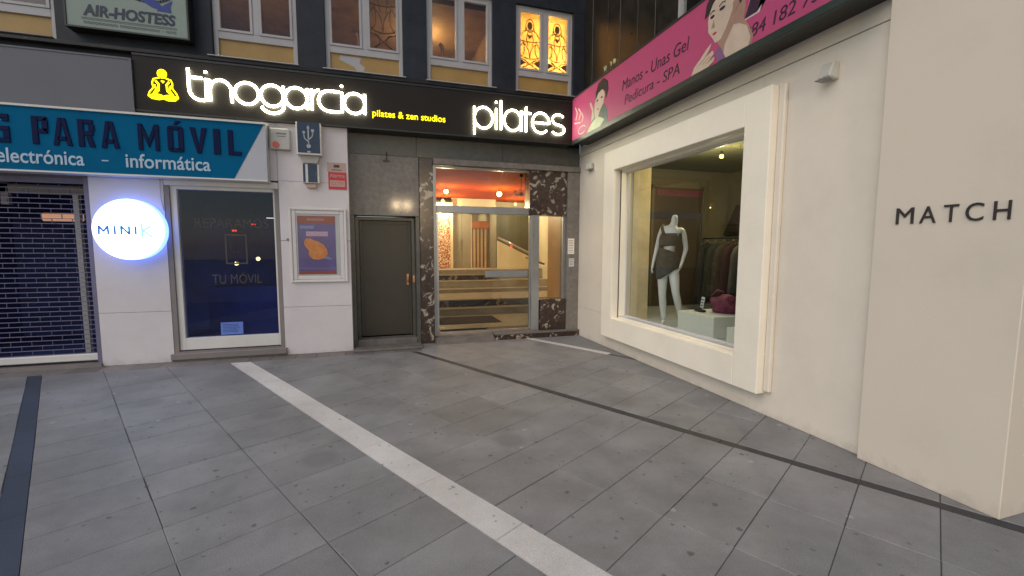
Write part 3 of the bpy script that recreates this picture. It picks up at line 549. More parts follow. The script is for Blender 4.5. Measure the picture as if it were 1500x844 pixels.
for wi, (a, b) in enumerate(WX):
    t = bpy.data.objects.new('window', None); C.objects.link(t); t.parent = uf; org = WO[uf.name]; WO[t.name] = org
    ym = (a+b)/2; f0, f1 = -.07, .0
    def wb(name, m_, *d, **k): return MB().box(*d).build(name, M[m_], t, **k)
    MB().frame(a+.001, b-.001, zs, zt-.001, .06, f0, f1, tb=.03).box(a+.06, b-.06, f0, f1, 4.50, 4.60).box(ym-.04, ym+.04, f0, f1, 4.60, zt-.06).build('frame', M['win_white'], t, bevel=.004)
    for (c, d) in ((a+.06, ym-.04), (ym+.04, b-.06)):
        MB().frame(c, d, 4.60, zt-.06, .035, f0-.012, f1-.03).build('sash', M['win_white'], t, bevel=.003)
    wb('infill_panel', 'panel_tan', a+.06, b-.06, -.04, -.02, 4.23, 4.50)
    if wi == 2: MB().prism([(a+.2, 4.48), (a+.5, 4.48), (a+.47, 4.40), (a+.55, 4.34), (a+.52, 4.26), (a+.72, 4.235), (a+.45, 4.235), (a+.4, 4.33), (a+.18, 4.42)], 'y', -.043, -.041).build('peeled_patch', M['win_white'], t)
    wb('sill', 'win_white' if wi else 'grey_trim', a-.03, b+.03, -.27, .0, 4.186, 4.20, bevel=.003)
    for (c, d) in ((a+.095, ym-.075), (ym+.075, b-.095)):
        wb('pane', 'frost' if wi == 4 else 'glass', c, d, -.035, -.031, 4.635, zt-.095)
        W_, H_ = d-c, zt-.095-4.635
        if wi == 4 or (wi == 2 and c > ym):
            g = MB()
            for st in lines:
                H2 = .93 if wi == 4 else 1.35
                g.ribbon([(c+x_*W_, 4.635+min(1, z_*H2)*H_) for x_, z_ in st if z_*H2 <= 1], .012 if wi == 4 else .011, 'y', -.045, -.037)
            if wi == 4:
                g.prism([(c+W_*.5+q*.045, 4.635+H_*.84*.93+r_*.065) for q, r_ in arc(0, 0, 1, 1, 0, 345, 16)], 'y', -.044, -.038)
                g.prism([(c+W_*.38, 4.635+H_*.6), (c+W_*.44, 4.635+H_*.63), (c+W_*.5, 4.635+H_*.61), (c+W_*.56, 4.635+H_*.63), (c+W_*.62, 4.635+H_*.6), (c+W_*.5, 4.635+H_*.54)], 'y', -.044, -.038)
                g.prism([(c, 4.635+H_*.04), (c+W_*.2, 4.635+H_*.09), (c+W_*.32, 4.635+H_*.11), (c+W_*.2, 4.635+H_*.14), (c, 4.635+H_*.17)], 'y', -.0442, -.0382)
                g.prism([(d, 4.635+H_*.04), (d-W_*.2, 4.635+H_*.09), (d-W_*.32, 4.635+H_*.11), (d-W_*.2, 4.635+H_*.14), (d, 4.635+H_*.17)], 'y', -.0442, -.0382)
            g.build('etched_figure', M['gold_line'] if wi == 4 else M['gold_dull'], t)
# rooms behind the windows
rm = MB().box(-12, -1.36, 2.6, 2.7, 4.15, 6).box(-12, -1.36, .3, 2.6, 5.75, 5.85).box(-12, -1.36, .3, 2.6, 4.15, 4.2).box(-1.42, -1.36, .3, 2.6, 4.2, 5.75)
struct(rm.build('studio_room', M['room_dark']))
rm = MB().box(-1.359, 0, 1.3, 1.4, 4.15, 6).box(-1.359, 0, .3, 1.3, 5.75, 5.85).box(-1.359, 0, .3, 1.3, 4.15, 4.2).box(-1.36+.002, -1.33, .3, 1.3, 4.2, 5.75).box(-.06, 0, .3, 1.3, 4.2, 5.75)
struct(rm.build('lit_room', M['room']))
def point(name, loc, e, col, parent, r=.05):
    l = bpy.data.lights.new(name, 'POINT'); l.energy = e; l.color = col; l.shadow_soft_size = r; o = bpy.data.objects.new(name, l); C.objects.link(o); o.parent = parent
    o.location = Vector(loc)-WO[parent.name]; return o
def lamp_thing(name, loc, label, e, r=.06, col=(1, .62, .28), bm='bulb', cord=None):
    t = thing(name, loc, label, 'lamp'); MB().ball(loc, r, 16, 10).build('bulb', M[bm], t, smooth=True)
    if cord: MB().tube([(loc[0], loc[1], loc[2]+r), (loc[0], loc[1], cord)], .006, 6).build('cord', M['black'], t)
    else: MB().cyl((loc[0], loc[1], loc[2]+r*.7), r*.6, .05, 'z', 16).build('cap', M['grey_trim'], t)
    point('light', (loc[0], loc[1], loc[2]-(.3 if name == 'ceiling_lamp' else 0)), e, col, t, r*1.3); return t
lamp_thing('globe_lamp', (-.36, .75, 5.12), 'bright warm globe lamp behind the lit window at the corner', 34, .07, (1, .74, .42), cord=5.75)
lamp_thing('globe_lamp', (-.95, .8, 4.68), 'small low warm lamp glowing at the foot of the lit corner window', 10, .05, (1, .74, .42))
lamp_thing('globe_lamp', (-5.4, .8, 4.78), 'small warm lamp behind the dim window above the letter n', 9, .03, bm='bulb_soft')
lamp_thing('globe_lamp', (-2.6, 1.6, 5.5), 'round lamp high in the dim studio room above the fascia', 32, .06, bm='bulb_soft')
for xx, yy in ((-3.75, .5), (-2.38, .5)):
    t = thing('reflected_post', (xx, yy, 4.2), 'brass post placed for the gold reflection in the %s dim window' % ('second' if xx < -3 else 'third'), 'post')
    MB().tube([(xx, yy, 4.2), (xx, yy, 5.0), (xx-.02, yy, 5.06), (xx-.06, yy, 5.08)], .03, 12).build('rod', M['brass'], t, smooth=True); MB().cyl((xx, yy, 4.2), .07, .02, 'z', 20).build('foot', M['brass'], t)  # rod placed behind the glass to draw a reflected gold post
t = thing('reflected_tube', (-1.95, 2.0, 5.3), 'upper of two slim glowing tubes added for reflections in the third dim window', 'lamp'); B('tube', M['tube'], t, -2.1, -1.45, 2.0, 2.03, 5.42, 5.445)  # both tubes are added in the room to draw light reflections
t = thing('reflected_tube', (-1.95, 2.0, 5.0), 'lower of two slim glowing tubes added for reflections in the third dim window', 'lamp'); B('tube', M['tube'], t, -1.95, -1.5, 2.0, 2.03, 5.04, 5.06)
# air hostess board
t = thing('air_hostess_board', (-6.5, -.2, 4.35), 'pale green AIR-HOSTESS advertising board with a blue aeroplane emblem', 'sign')
B('board', M['hostess'], t, -7.15, -5.87, -.295, -.125, 4.345, 5.35, bevel=.004); MB().frame(-7.17, -5.85, 4.33, 5.37, .02, -.305, -.125).build('edge_trim', M['black'], t)
lt = MB(); text(lt, 'AIR-HOSTESS', -6.98, -6.0, 4.485, 4.625, -.2955, .004, bold=.035, shear=.12); lt.build('lettering', M['hostess_ink'], t)
lt = MB(); text(lt, 'ooooooooo ooooooooooo - ooo', -6.98, -6.0, 4.39, 4.42, -.2955, .003, bold=.0); lt.box(-7.0, -5.99, -.298, -.2955, 4.455, 4.463).box(-7.0, -5.99, -.298, -.2955, 4.44, 4.444).build('small_print', M['ink_grey'], t)
mb = MB().prism([(-6.62, 4.83), (-6.4, 4.78), (-6.25, 4.69), (-6.1, 4.655), (-6.14, 4.72), (-6.22, 4.8), (-6.4, 4.86)], 'y', -.3, -.2955); mb.prism([(-6.05, 4.72), (-6.02, 4.8), (-6.1, 4.75), (-6.2, 4.655), (-6.04, 4.65)], 'y', -.3005, -.2957)
mb.build('aeroplane_emblem', M['ink_blue'], t)
mb = MB().ribbon(arc(-6.3, 4.95, .32, .2, 200, 340, 20), .03, 'y', -.299, -.2954); mb.build('swoosh', M['ink_grey'], t)

# ================================================================== ENTRANCE WALL
ew = thing('entrance_wall', (-2, 0, 0), 'grey granite and brown marble entrance wall with a service door and a glazed doorway', 'building')
def E_(name, m_, *d, bevel=.003): return B(name, M[m_], ew, *d, bevel=bevel)
for a, b in ((-3.93, -2.9), (-2.897, -1.45), (-1.447, -.002)): E_('stone_panel', 'granite_dark', a, b, .0, .3, 3.06, 3.39)
E_('stone_panel', 'granite', -3.93, -2.868, -.01, .3, 2.115, 3.056)
E_('jamb', 'granite_dark', -3.93, -3.87, -.03, .28, .0, 2.11); E_('jamb', 'granite_dark', -2.93, -2.868, -.03, .28, .0, 2.11)
E_('pillar', 'marble', -2.864, -2.64, -.03, .3, .0, 3.056, bevel=.006)
E_('corner_block', 'dark_wall', -.3, -.002, -.001, .3, 3.392, 4.19); E_('lintel', 'granite', -2.636, -.002, -.05, .3, 2.965, 3.056); 
E_('jamb', 'granite', -.235, -.002, -.03, .3, .0, 2.96)
E_('marble_panel', 'marble', -.945, -.238, .02, .3, 2.19, 2.962); E_('marble_panel', 'marble', -.735, -.238, .0, .2, .12, .68)
E_('door_step', 'threshold', -3.93, -2.87, -.38, -.04, .0, .035, bevel=.008); E_('door_step', 'threshold', -3.869, -2.931, -.037, .6, .0, .12, bevel=.01)
E_('recess_ceiling', 'granite_dark', -3.93, -2.868, .3, .62, 1.96, 2.11); E_('recess_wall', 'granite_dark', -3.93, -3.87, .282, .62, .12, 1.96); E_('recess_wall', 'granite_dark', -2.93, -2.868, .282, .62, .12, 1.96)
MB().frame(-3.868, -2.932, .122, 2.1, .05, .2, .34, tb=.0).build('door_frame', M['granite_dark'], ew)
dr = B('service_door', M['door'], ew, -3.817, -2.983, .26, .3, .125, 2.045, bevel=.003)
mb = MB().frame(-3.81, -2.99, .13, 2.04, .05, .252, .262); mb.build('door_rim', M['door'], dr, bevel=.002)
mb = MB().box(-3.07, -3.035, .235, .259, .98, 1.16); mb.tube([(-3.05, .24, 1.12), (-3.05, .2, 1.12), (-3.05, .195, 1.07), (-3.05, .2, 1.02), (-3.05, .24, 1.02)], .012, 8); mb.build('handle', M['brass'], dr)
mb = MB().cyl((-2.955, .185, 1.1), .02, .015, 'y', 12).box(-2.97, -2.94, .19, .2, 1.02, 1.14); mb.build('bell_plate', M['brass'], ew)
mb = MB().tube([(-3.36, -.02, 3.1), (-3.36, -.05, 3.06), (-3.37, -.05, 2.98)], .008, 6).box(-3.42, -3.32, -.03, -.01, 2.96, 2.98); mb.build('bracket', M['black'], ew)
# glazed doorway
MB().box(-2.636, -2.58, .06, .14, .08, 2.96).box(-2.58, -.948, .05, .15, 2.19, 2.31).box(-2.58, -.948, .06, .14, 2.93, 2.96).build('door_portal', M['alu'], ew, bevel=.004)
gd = MB().box(-.9, -.755, .03, .13, .11, 2.19).build('door_post', M['steel'], ew, bevel=.004)
MB().box(-.93, -.9, .03, .13, 2.19, 2.31).build('door_corner', M['alu'], ew)
B('transom_pane', M['glass_door'], ew, -2.58, -.948, .095, .1, 2.31, 2.93)
d = B('glass_door', M['glass_door'], ew, -2.575, -.9, .095, .101, .16, 2.185)
MB().box(-2.578, -2.55, .08, .116, .16, 2.18).box(-.93, -.902, .08, .116, .16, 2.18).box(-2.55, -.93, .085, .112, .13, .16).build('door_stile', M['steel'], d)
B('kick_plate', M['glass_smoke'], d, -2.55, -.93, .088, .092, .165, 1.22); MB().box(-1.74, -.96, .07, .086, 1.09, 1.205).build('reflected_band', M['alu'], d, bevel=.004)  # aluminium band added for a blue-grey reflection in the door glass
B('side_pane', M['glass_door'], ew, -.755, -.3, .08, .085, .68, 2.19)
mb = MB().box(-.29, -.238, .05, .09, .68, 2.19); mb.build('pane_stop', M['alu'], ew)
# steps under the glass door
st_ = MB().box(-1.6, -.003, -.1, .045, .0, .085); st_.build('marble_step', M['marble'], ew, bevel=.004); B('step_tread', M['threshold'], ew, -1.61, -.003, -.115, .6, .086, .112, bevel=.004)
MB().prism([(-.17, .004), (.06, .105), (.6, .105), (.6, .0), (-.17, .0)], 'x', -2.636, -1.615).build('entrance_ramp', M['threshold'], ew)
MB().box(-2.62, -1.62, -.02, .0, .04, .078).build('ramp_edge', M['granite'], ew)
t = thing('door_notice', (-.19, -.035, 1.6), 'upper and larger of two pale papers taped to the stone right of the glass door', 'notice'); B('sheet', M['cream_frame'], t, -.225, -.1, -.036, -.032, 1.5, 1.78); lt = MB()
for k in range(8): lt.box(-.215, -.12, -.0375, -.0362, 1.74-.03*k, 1.747-.03*k)
lt.build('print', M['ink_grey'], t)
t = thing('door_notice', (-.19, -.035, 1.25), 'lower and smaller of two pale papers taped to the stone right of the glass door', 'notice'); B('sheet', M['white_paint'], t, -.2, -.1, -.036, -.032, 1.27, 1.42); lt = MB()
for k in range(4): lt.box(-.19, -.12, -.0375, -.0362, 1.39-.03*k, 1.397-.03*k)
lt.build('print', M['ink_grey'], t)

# ================================================================== LOBBY
struct(MB().box(-2.9, 1.2, .3, 2.25, .0, .105).build('lobby_floor', M['beige_stone']))
lw = MB().box(-3.0, -2.7, .3, 6.3, 0, 3.4).box(-3, 1.4, 6.2, 6.3, 0, 3.4).box(1.2, 1.4, 2.0, 6.3, 0, 3.4)
struct(lw.build('lobby_wall', M['cream_int']))
struct(B('lobby_side_wall', M['tan_wall'], None, .22, .3, .3, 2.0, 0, 3.4)); struct(B('lobby_side_wall', M['tan_wall'], None, .22, 1.4, 2.0, 2.06, .0, 3.4))
struct(MB().box(-3, 1.4, .3, 6.3, 3.06, 3.12).build('lobby_ceiling', M['red_ceiling']))
struct(B('ceiling_beam', M['cream_int'], None, -2.7, 1.2, 4.6, 4.75, 2.78, 3.06)) if False else None
sr = thing('lobby_stairs', (-1.2, 2.3, .1), 'beige and speckled marble stairs rising behind the glass door', 'stairs')
S_ = [(2.25, .105, .256, 'beige_stone', 1.2), (2.54, .256, .424, 'marble', 1.2), (4.0, .424, .527, 'beige_stone', 1.2), (4.3, .527, .717, 'beige_stone', -.2), (4.62, .717, .87, 'marble', -.6), (4.72, .87, 1.01, 'beige_stone', -.3)]
for i, (y, z0, z1, m_, x1) in enumerate(S_):
    y2 = S_[i+1][0] if i < 5 else 6.2
    o = B('step', M[m_], sr, -2.7, x1, y, y2 if i < 5 else y+.3, z0-.02, z1-.025)
    B('tread', M['beige_stone'], o, -2.7, x1, y-.02, y2, z1-.024, z1, bevel=.004)
B('landing', M['beige_stone'], sr, -2.7, 1.2, 4.9, 6.2, .5, 1.0); B('landing', M['beige_stone'], sr, -.2, 1.2, 4.3, 4.9, .4, .72)
pw = MB().prism([(-.1, 1.0), (1.19, 1.0), (1.19, 1.22), (-.1, 1.82)], 'y', 5.25, 5.33).build('parapet', M['cream_int'], sr)
MB().tube([(-.1, 5.2, 1.92), (1.19, 5.2, 1.3)], .035, 10).build('handrail', M['steel'], sr, smooth=True)
MB().tube([(.16, 1.9, 1.33), (-.5, 1.75, 1.5)], .022, 10).build('handrail', M['steel'], sr, smooth=True) if False else MB().tube([(-.62, 1.2, 1.42), (-.2, 1.2, 1.27)], .02, 10).build('handrail', M['steel'], sr, smooth=True)
struct(B('stair_back_wall', M['olive_int'], None, -.05, 1.2, 5.9, 6.0, 1.0, 2.75)) 
t = thing('terrazzo_column', (-1.7, 5.4, 1.0), 'cream column faced with red speckled terrazzo in the lobby', 'column'); B('core', M['cream_int'], t, -2.05, -1.42, 5.32, 5.9, 1.0, 2.9); B('terrazzo_face', M['mosaic'], t, -1.9, -1.5, 5.3, 5.318, 1.02, 2.55)
t = thing('lift_door', (-1.1, 5.6, 1.0), 'grey double door at the back of the lobby beside the speckled column', 'door')
B('door_leaf', M['grey_door'], t, -1.40, -1.13, 5.5, 5.55, 1.0, 2.62, bevel=.004); B('door_leaf', M['grey_door'], t, -1.125, -.86, 5.5, 5.55, 1.0, 2.62, bevel=.004); B('handle', M['steel'], t, -1.17, -1.15, 5.46, 5.5, 1.6, 1.9); B('lintel', M['cream_int'], t, -1.42, -.1, 5.48, 5.6, 2.64, 3.05)
t = thing('curtained_doorway', (-.6, 5.9, 1.0), 'orange framed doorway with a striped curtain at the back of the lobby', 'doorway')
B('header', M['orange_wood'], t, -.80, -.2, 5.75, 5.8, 2.2, 2.42); B('frame_post', M['cream_frame'], t, -.86, -.8, 5.6, 5.8, 1.0, 2.6); B('frame_post', M['grey_door'], t, -.24, -.06, 5.55, 5.7, 1.0, 2.75)
cu = B('curtain', M['stripe'], t, -.8, -.24, 5.84, 5.86, 1.0, 2.2)
for k in range(5): B('stripe', M['stripe_dark'], cu, -.76+.115*k, -.715+.115*k, 5.825, 5.839, 1.0, 2.2)
dm = B('door_mat', M['mat'], None, -2.4, -1.15, 1.1, 1.95, .106, .118, bevel=.004); tag(dm, 'dark rectangular door mat inside the glass door', 'door mat')
lamp_thing('ceiling_lamp', (-1.93, 3.2, 2.94), 'warm round ceiling lamp at the left of the red lobby ceiling', 13, .05, (1, .84, .52))
lamp_thing('ceiling_lamp', (-.62, 3.2, 2.93), 'warm round ceiling lamp under the middle of the red lobby ceiling', 17, .06, (1, .84, .52))
lamp_thing('ceiling_lamp', (-1.75, 5.0, 2.9), 'warm lamp above the speckled lobby column', 23, .05, (1, .88, .58), bm='bulb_soft')
lamp_thing('ceiling_lamp', (.4, 5.1, 2.9), 'warm lamp over the stair parapet at the back of the lobby', 12, .04, (1, .88, .58), bm='bulb_soft')
t = thing('chandelier', (-.74, 1.0, 2.6), 'small glass chandelier with curled arms hanging behind the transom pane', 'chandelier')
MB().tube([(-.78, 1.0, 3.06), (-.78, 1.0, 2.72)], .006, 6).build('stem', M['black'], t); MB().cyl((-.78, 1, 3.0), .05, .06, 'z', 16, r2=.02).build('ceiling_rose', M['black'], t)
for k in range(6):
    a = k*math.pi/3; dx, dy = math.cos(a), math.sin(a)
    MB().tube([(-.78+dx*r_, 1+dy*r_, 2.70+h_) for r_, h_ in ((.01, 0), (.06, -.05), (.12, -.05), (.15, 0), (.13, .04), (.1, .02))], .006, 6).build('arm', M['steel'], t, smooth=True)
MB().ball((-.78, 1, 2.66), .035, 12, 8).build('hub', M['steel'], t, smooth=True)
MB().box(-1.62, -1.42, .107, .112, 2.62, 2.78).build('emblem', M['grey_trim'], ew) if False else None
t = thing('exit_lamp', (.3, 5.15, 1.75), 'small red lamp glowing on the dark wall over the stairs', 'lamp'); B('lens', M['red_lamp'], t, .49, .54, 5.85, 5.89, 1.6, 1.75)

# ---- the street lamp across the square that shows as yellow glints in the polished granite
t = thing('street_lamp', (-2.25, -16, 0), 'black street lamp with two warm globes, seen mirrored as yellow glints in the granite panel', 'street lamp')
MB().tube([(-2.25, -16, 0), (-2.25, -16, .9), (-2.25, -16, 3.5)], [.09, .06, .045], 16).build('post', M['black'], t, smooth=True); MB().cyl((-2.25, -16, 0), .16, .25, 'z', 24, r2=.1).build('base', M['black'], t)
for sx in (-.27, .27):
    MB().tube([(-2.25, -16, 3.4), (-2.25+sx*.6, -16, 3.42), (-2.25+sx, -16, 3.5), (-2.25+sx, -16, 3.58)], .022, 8).build('arm', M['black'], t, smooth=True)
    MB().ball((-2.25+sx, -16, 3.76), .17, 24, 12).build('globe', M['lamp_globe'], t, smooth=True)
    point('light', (-2.25+sx, -15.75, 3.76), 170, (1, .76, .48), t, .17)

# ================================================================== BOUTIQUE WALL (right)
bw = thing('boutique_wall', (.0, -2.9, 0), 'cream rendered boutique wall with a framed display window and MATCH lettering', 'building')
def BW(name, m_, *d, bevel=.003): return B(name, M[m_], bw, *d, bevel=bevel)
zo, zO, yo0, yo1 = .53, 2.80, -3.86, -1.45
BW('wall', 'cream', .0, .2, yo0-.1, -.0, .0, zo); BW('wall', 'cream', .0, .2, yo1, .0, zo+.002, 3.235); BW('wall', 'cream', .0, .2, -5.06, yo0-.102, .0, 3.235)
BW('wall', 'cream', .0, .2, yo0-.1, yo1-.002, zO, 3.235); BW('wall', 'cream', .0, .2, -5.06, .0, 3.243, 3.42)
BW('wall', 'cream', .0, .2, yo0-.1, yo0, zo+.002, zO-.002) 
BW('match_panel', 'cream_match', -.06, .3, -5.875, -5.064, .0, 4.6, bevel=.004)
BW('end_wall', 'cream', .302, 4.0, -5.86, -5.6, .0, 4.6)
# window surround, proud of the wall
MB().frame(-4.165, -1.12, .215, 3.075, .3, -.12, -.001, axis='x', tb=.315).build('window_surround', M['cream_frame'], bw, bevel=.008, seg=2)
MB().frame(-4.215, -1.115, .23, 3.07, .05, -.05, -.0005, axis='x').build('surround_backing', M['cream_frame'], bw, bevel=.004) if False else None
B('reveal_strip', M['cream'], bw, -.045, -.0008, -4.235, -4.167, .24, 3.08, bevel=.01)
MB().frame(-3.863, -1.422, .532, 2.773, .033, -.0, .1, axis='x').build('reveal', M['cream_frame'], bw)
wf = MB().frame(-3.829, -1.456, .566, 2.739, .012, .1, .13, axis='x').build('window_frame', M['white_tile'], bw); B('pane', M['glass'], wf, .11, .116, -3.817, -1.468, .578, 2.727)
BW('sill', 'shop_floor', -.0, .1, -3.829, -1.456, .561, .568, bevel=0)
for ch, a, w_ in (('M', -5.205, .105), ('A', -5.345, .09), ('T', -5.475, .075), ('C', -5.585, .085), ('H', -5.715, .075)):
    lt = MB(); text(lt, ch, a, a-w_, 1.775, 1.885, -.06, .008, face='x'); lt.build('letter', M['letters'], bw)
t = thing('security_camera', (.0, -.47, 3.0), 'small white sensor box high at the far corner of the boutique wall', 'sensor'); B('body', M['camera_white'], t, -.07, -.001, -.56, -.38, 2.94, 3.04, bevel=.012); B('lens_bar', M['alu'], t, -.071, -.066, -.55, -.39, 2.935, 2.945)
t = thing('security_camera', (.0, -4.6, 3.0), 'larger white wall sensor with a tilted foot above the surround, near the MATCH panel', 'sensor')
MB().prism([(-.001, 3.09), (-.06, 3.09), (-.1, 3.0), (-.1, 2.965), (-.001, 2.95)], 'y', -4.68, -4.575).build('body', M['camera_white'], t, bevel=.01)
B('foot', M['alu'], t, -.11, -.02, -4.66, -4.56, 2.955, 2.966, bevel=.003)
# ---- pink sign
s = thing('pink_salon_sign', (-.2, -2.7, 3.4), 'long pink nail and spa salon signboard with printed women', 'sign')
B('sign_box', M['black'], s, -.29, -.001, -5.055, -.301, 3.425, 4.12); B('bottom_frame', M['green_frame'], s, -.305, -.27, -5.055, -.301, 3.36, 3.43, bevel=.004); B('soffit', M['black'], s, -.27, -.001, -5.055, -.301, 3.385, 3.424)
B('top_frame', M['green_frame'], s, -.305, -.001, -5.055, -.301, 4.12, 4.14); B('panel', M['pink'], s, -.296, -.2905, -5.055, -.301, 3.43, 4.12)
hx = -.2965
def pk(txt, a0, a1, b0, b1, m_='ink_dark', bold=0.0, dep=.002, h=hx, shear=.15):
    lt = MB(); text(lt, txt, a0, a1, b0, b1, h, dep, face='x', bold=bold, shear=shear); lt.build('lettering', M[m_], s)
pk('Manos - Unas Gel', -1.90, -3.24, 3.735, 3.875); pk('Pedicura - SPA', -1.97, -3.10, 3.535, 3.66)
pk('984 182 75', -4.0, -4.72, 3.49, 3.6, bold=0); pk('M', -3.98, -4.7, 3.67, 4.11, 'white_print', .075, shear=.3); pk('M', -3.99, -4.69, 3.685, 4.105, 'ink_dark', .045, dep=.004, shear=.3)
def prn(name, m_, poly, lift=0):
    MB().prism(poly, 'x', hx-.0016-lift, hx-lift).build(name, M[m_], s) if False else MB().add([(hx-.002-lift, a, b) for a, b in poly]+[(hx, a, b) for a, b in poly], [tuple(range(len(poly)))]+[(i, (i+1) % len(poly), len(poly)+(i+1) % len(poly), len(poly)+i) for i in range(len(poly))]).build(name, M[m_], s)
# left portrait (polygons in (y,z))
prn('print', 'coat_print', [(-1.0, 3.432), (-1.02, 3.6), (-1.08, 3.74), (-1.2, 3.74), (-1.42, 3.72), (-1.5, 3.62), (-1.52, 3.432)])
prn('print', 'pale_print', [(-.86, 3.432), (-.95, 3.5), (-1.05, 3.56), (-1.2, 3.6), (-1.35, 3.54), (-1.42, 3.5), (-1.3, 3.432)], .001)
prn('print', 'skin_print', [(-1.12, 3.6), (-1.1, 3.72), (-1.13, 3.84), (-1.2, 3.93), (-1.36, 3.96), (-1.42, 3.86), (-1.38, 3.74), (-1.28, 3.66), (-1.22, 3.58)], .002)
prn('print', 'hair_print', [(-1.15, 3.86), (-1.14, 3.95), (-1.22, 4.07), (-1.38, 4.1), (-1.5, 4.02), (-1.52, 3.9), (-1.46, 3.78), (-1.43, 3.9), (-1.34, 3.95), (-1.22, 3.93)], .003)
prn('print', 'skin_print', [(-1.0, 3.56), (-1.03, 3.72), (-.95, 3.86), (-.99, 3.87), (-1.07, 3.75), (-1.1, 3.6)], .0025)
for e in ((-1.2, 3.83), (-1.33, 3.84)): prn('print', 'ink_dark', [(e[0]-.03*math.cos(R(a)), e[1]+.014*math.sin(R(a))) for a in range(0, 360, 45)], .004)
prn('print', 'red', [(-1.22+.025*math.cos(R(a)), 3.7+.012*math.sin(R(a))) for a in range(0, 360, 45)], .004)
mb = MB()
for st in (arc(-.68, 3.53, .13, .06, 0, 360, 20), [(-.42, 3.95), (-.5, 3.85), (-.45, 3.75)], [(-.55, 3.9), (-.62, 3.82), (-.57, 3.72)], [(-.4, 3.7), (-.62, 3.66)], [(-.66, 3.8), (-.72, 3.72), (-.68, 3.66)]): mb.ribbon(st, .018, 'x', hx-.003, hx-.001)
mb.build('print', M['sign_ring'], s)
# right portrait
prn('print', 'skin_shade', [(-3.66, 3.62), (-3.7, 3.8), (-3.78, 3.95), (-3.95, 3.98), (-4.0, 3.8), (-3.98, 3.7), (-4.05, 3.6), (-4.1, 3.5), (-4.08, 3.433), (-3.72, 3.433), (-3.74, 3.5)], .001)
prn('print', 'skin_print', [(-3.74, 3.433), (-3.76, 3.56), (-3.86, 3.7), (-3.93, 3.68), (-4.02, 3.62), (-4.07, 3.5), (-4.05, 3.433)], .0015)
prn('print', 'skin_print', [(-3.52, 3.88), (-3.53, 3.77), (-3.585, 3.70), (-3.63, 3.63), (-3.7, 3.635), (-3.76, 3.7), (-3.84, 3.84), (-3.86, 4.0), (-3.8, 4.08), (-3.62, 4.08), (-3.55, 4.0)], .002)
prn('print', 'hair_print', [(-3.47, 3.93), (-3.49, 4.05), (-3.55, 4.118), (-3.98, 4.118), (-4.02, 4.02), (-3.98, 3.9), (-3.93, 3.85), (-3.9, 3.95), (-3.86, 4.04), (-3.78, 4.02), (-3.66, 4.07), (-3.58, 4.02), (-3.54, 3.95)], .003)
prn('print', 'skin_shade', [(-3.84, 3.9), (-3.9, 3.93), (-3.91, 3.86), (-3.87, 3.8)], .0035)
for e, w_ in (((-3.58, 3.9), .03), ((-3.71, 3.92), .04)):
    prn('print', 'ink_dark', [(e[0]-w_*math.cos(R(a)), e[1]+.016*math.sin(R(a))) for a in range(0, 360, 45)], .004); mb = MB().ribbon([(e[0]+w_, e[1]+.035), (e[0], e[1]+.055), (e[0]-w_, e[1]+.045)], .01, 'x', hx-.0065, hx-.004); mb.build('print', M['hair_print'], s)
prn('print', 'red', [(-3.62+.03*math.cos(R(a)), 3.725+.013*math.sin(R(a))) for a in range(0, 360, 45)], .004); prn('print', 'skin_shade', [(-3.6, 3.86), (-3.57, 3.79), (-3.62, 3.785)], .004)
prn('print', 'violet_print', [(-3.68, 3.433), (-3.63, 3.54), (-3.70, 3.57), (-3.78, 3.433)], .0045)
prn('print', 'skin_print', [(-3.3, 3.433), (-3.34, 3.5), (-3.44, 3.56), (-3.52, 3.62), (-3.58, 3.645), (-3.56, 3.6), (-3.5, 3.54), (-3.6, 3.57), (-3.62, 3.53), (-3.55, 3.49), (-3.63, 3.5), (-3.62, 3.46), (-3.55, 3.433)], .005)
for k in range(3): MB().ribbon([(-3.42-.05*k, 3.5-.012*k), (-3.54-.03*k, 3.56-.035*k)], .007, 'x', hx-.008, hx-.0062).build('print', M['skin_shade'], s)

# ================================================================== UPPER RIGHT WALL
ur = thing('corner_facade', (0, -2.5, 4.1), 'dark brown polished stone storey above the pink salon sign', 'building')
y = -.0; k = 0
while y > -5.0:
    w_ = (.42, .5, .38, .46)[k % 4]; y1 = max(y-w_, -5.06)
    if not (-4.4 < y1 < -2.75): B('stone_panel', M['dark_wall2'], ur, .0+(.006 if k % 2 else 0), .3, y1+.004, y-.002, 3.42, 8.2, bevel=.006)
    else: B('stone_panel', M['dark_wall2'], ur, .0, .3, y1+.004, y-.002, 3.42, 4.16, bevel=.006); B('stone_panel', M['dark_wall2'], ur, .0, .3, y1+.004, y-.002, 5.9, 8.2, bevel=.006)
    y = y1; k += 1
wn_ = bpy.data.objects.new('window', None); C.objects.link(wn_); wn_.parent = ur; WO[wn_.name] = WO[ur.name]
MB().frame(-4.5, -2.64, 4.14, 5.9, .05, .0, .08, axis='x').box(.01, .07, -3.18, -3.12, 4.19, 5.85).build('frame', M['win_white'], wn_); B('pane', M['glass'], wn_, .04, .044, -4.45, -2.69, 4.19, 5.85)
struct(MB().box(.3, 2.2, -5, -2.2, 4.0, 4.1).box(2.1, 2.2, -5, -2.2, 4.1, 6).box(.3, 2.2, -5, -2.2, 5.95, 6.05).box(.3, 2.2, -2.25, -2.2, 4.1, 5.95).box(.3, 2.2, -5, -4.95, 4.1, 5.95).build('upstairs_room', M['shop_dark']))
t = thing('dried_plant', (-.15, -1.35, 4.14), 'sparse dry twigs poking up behind the top edge of the pink sign', 'plant')
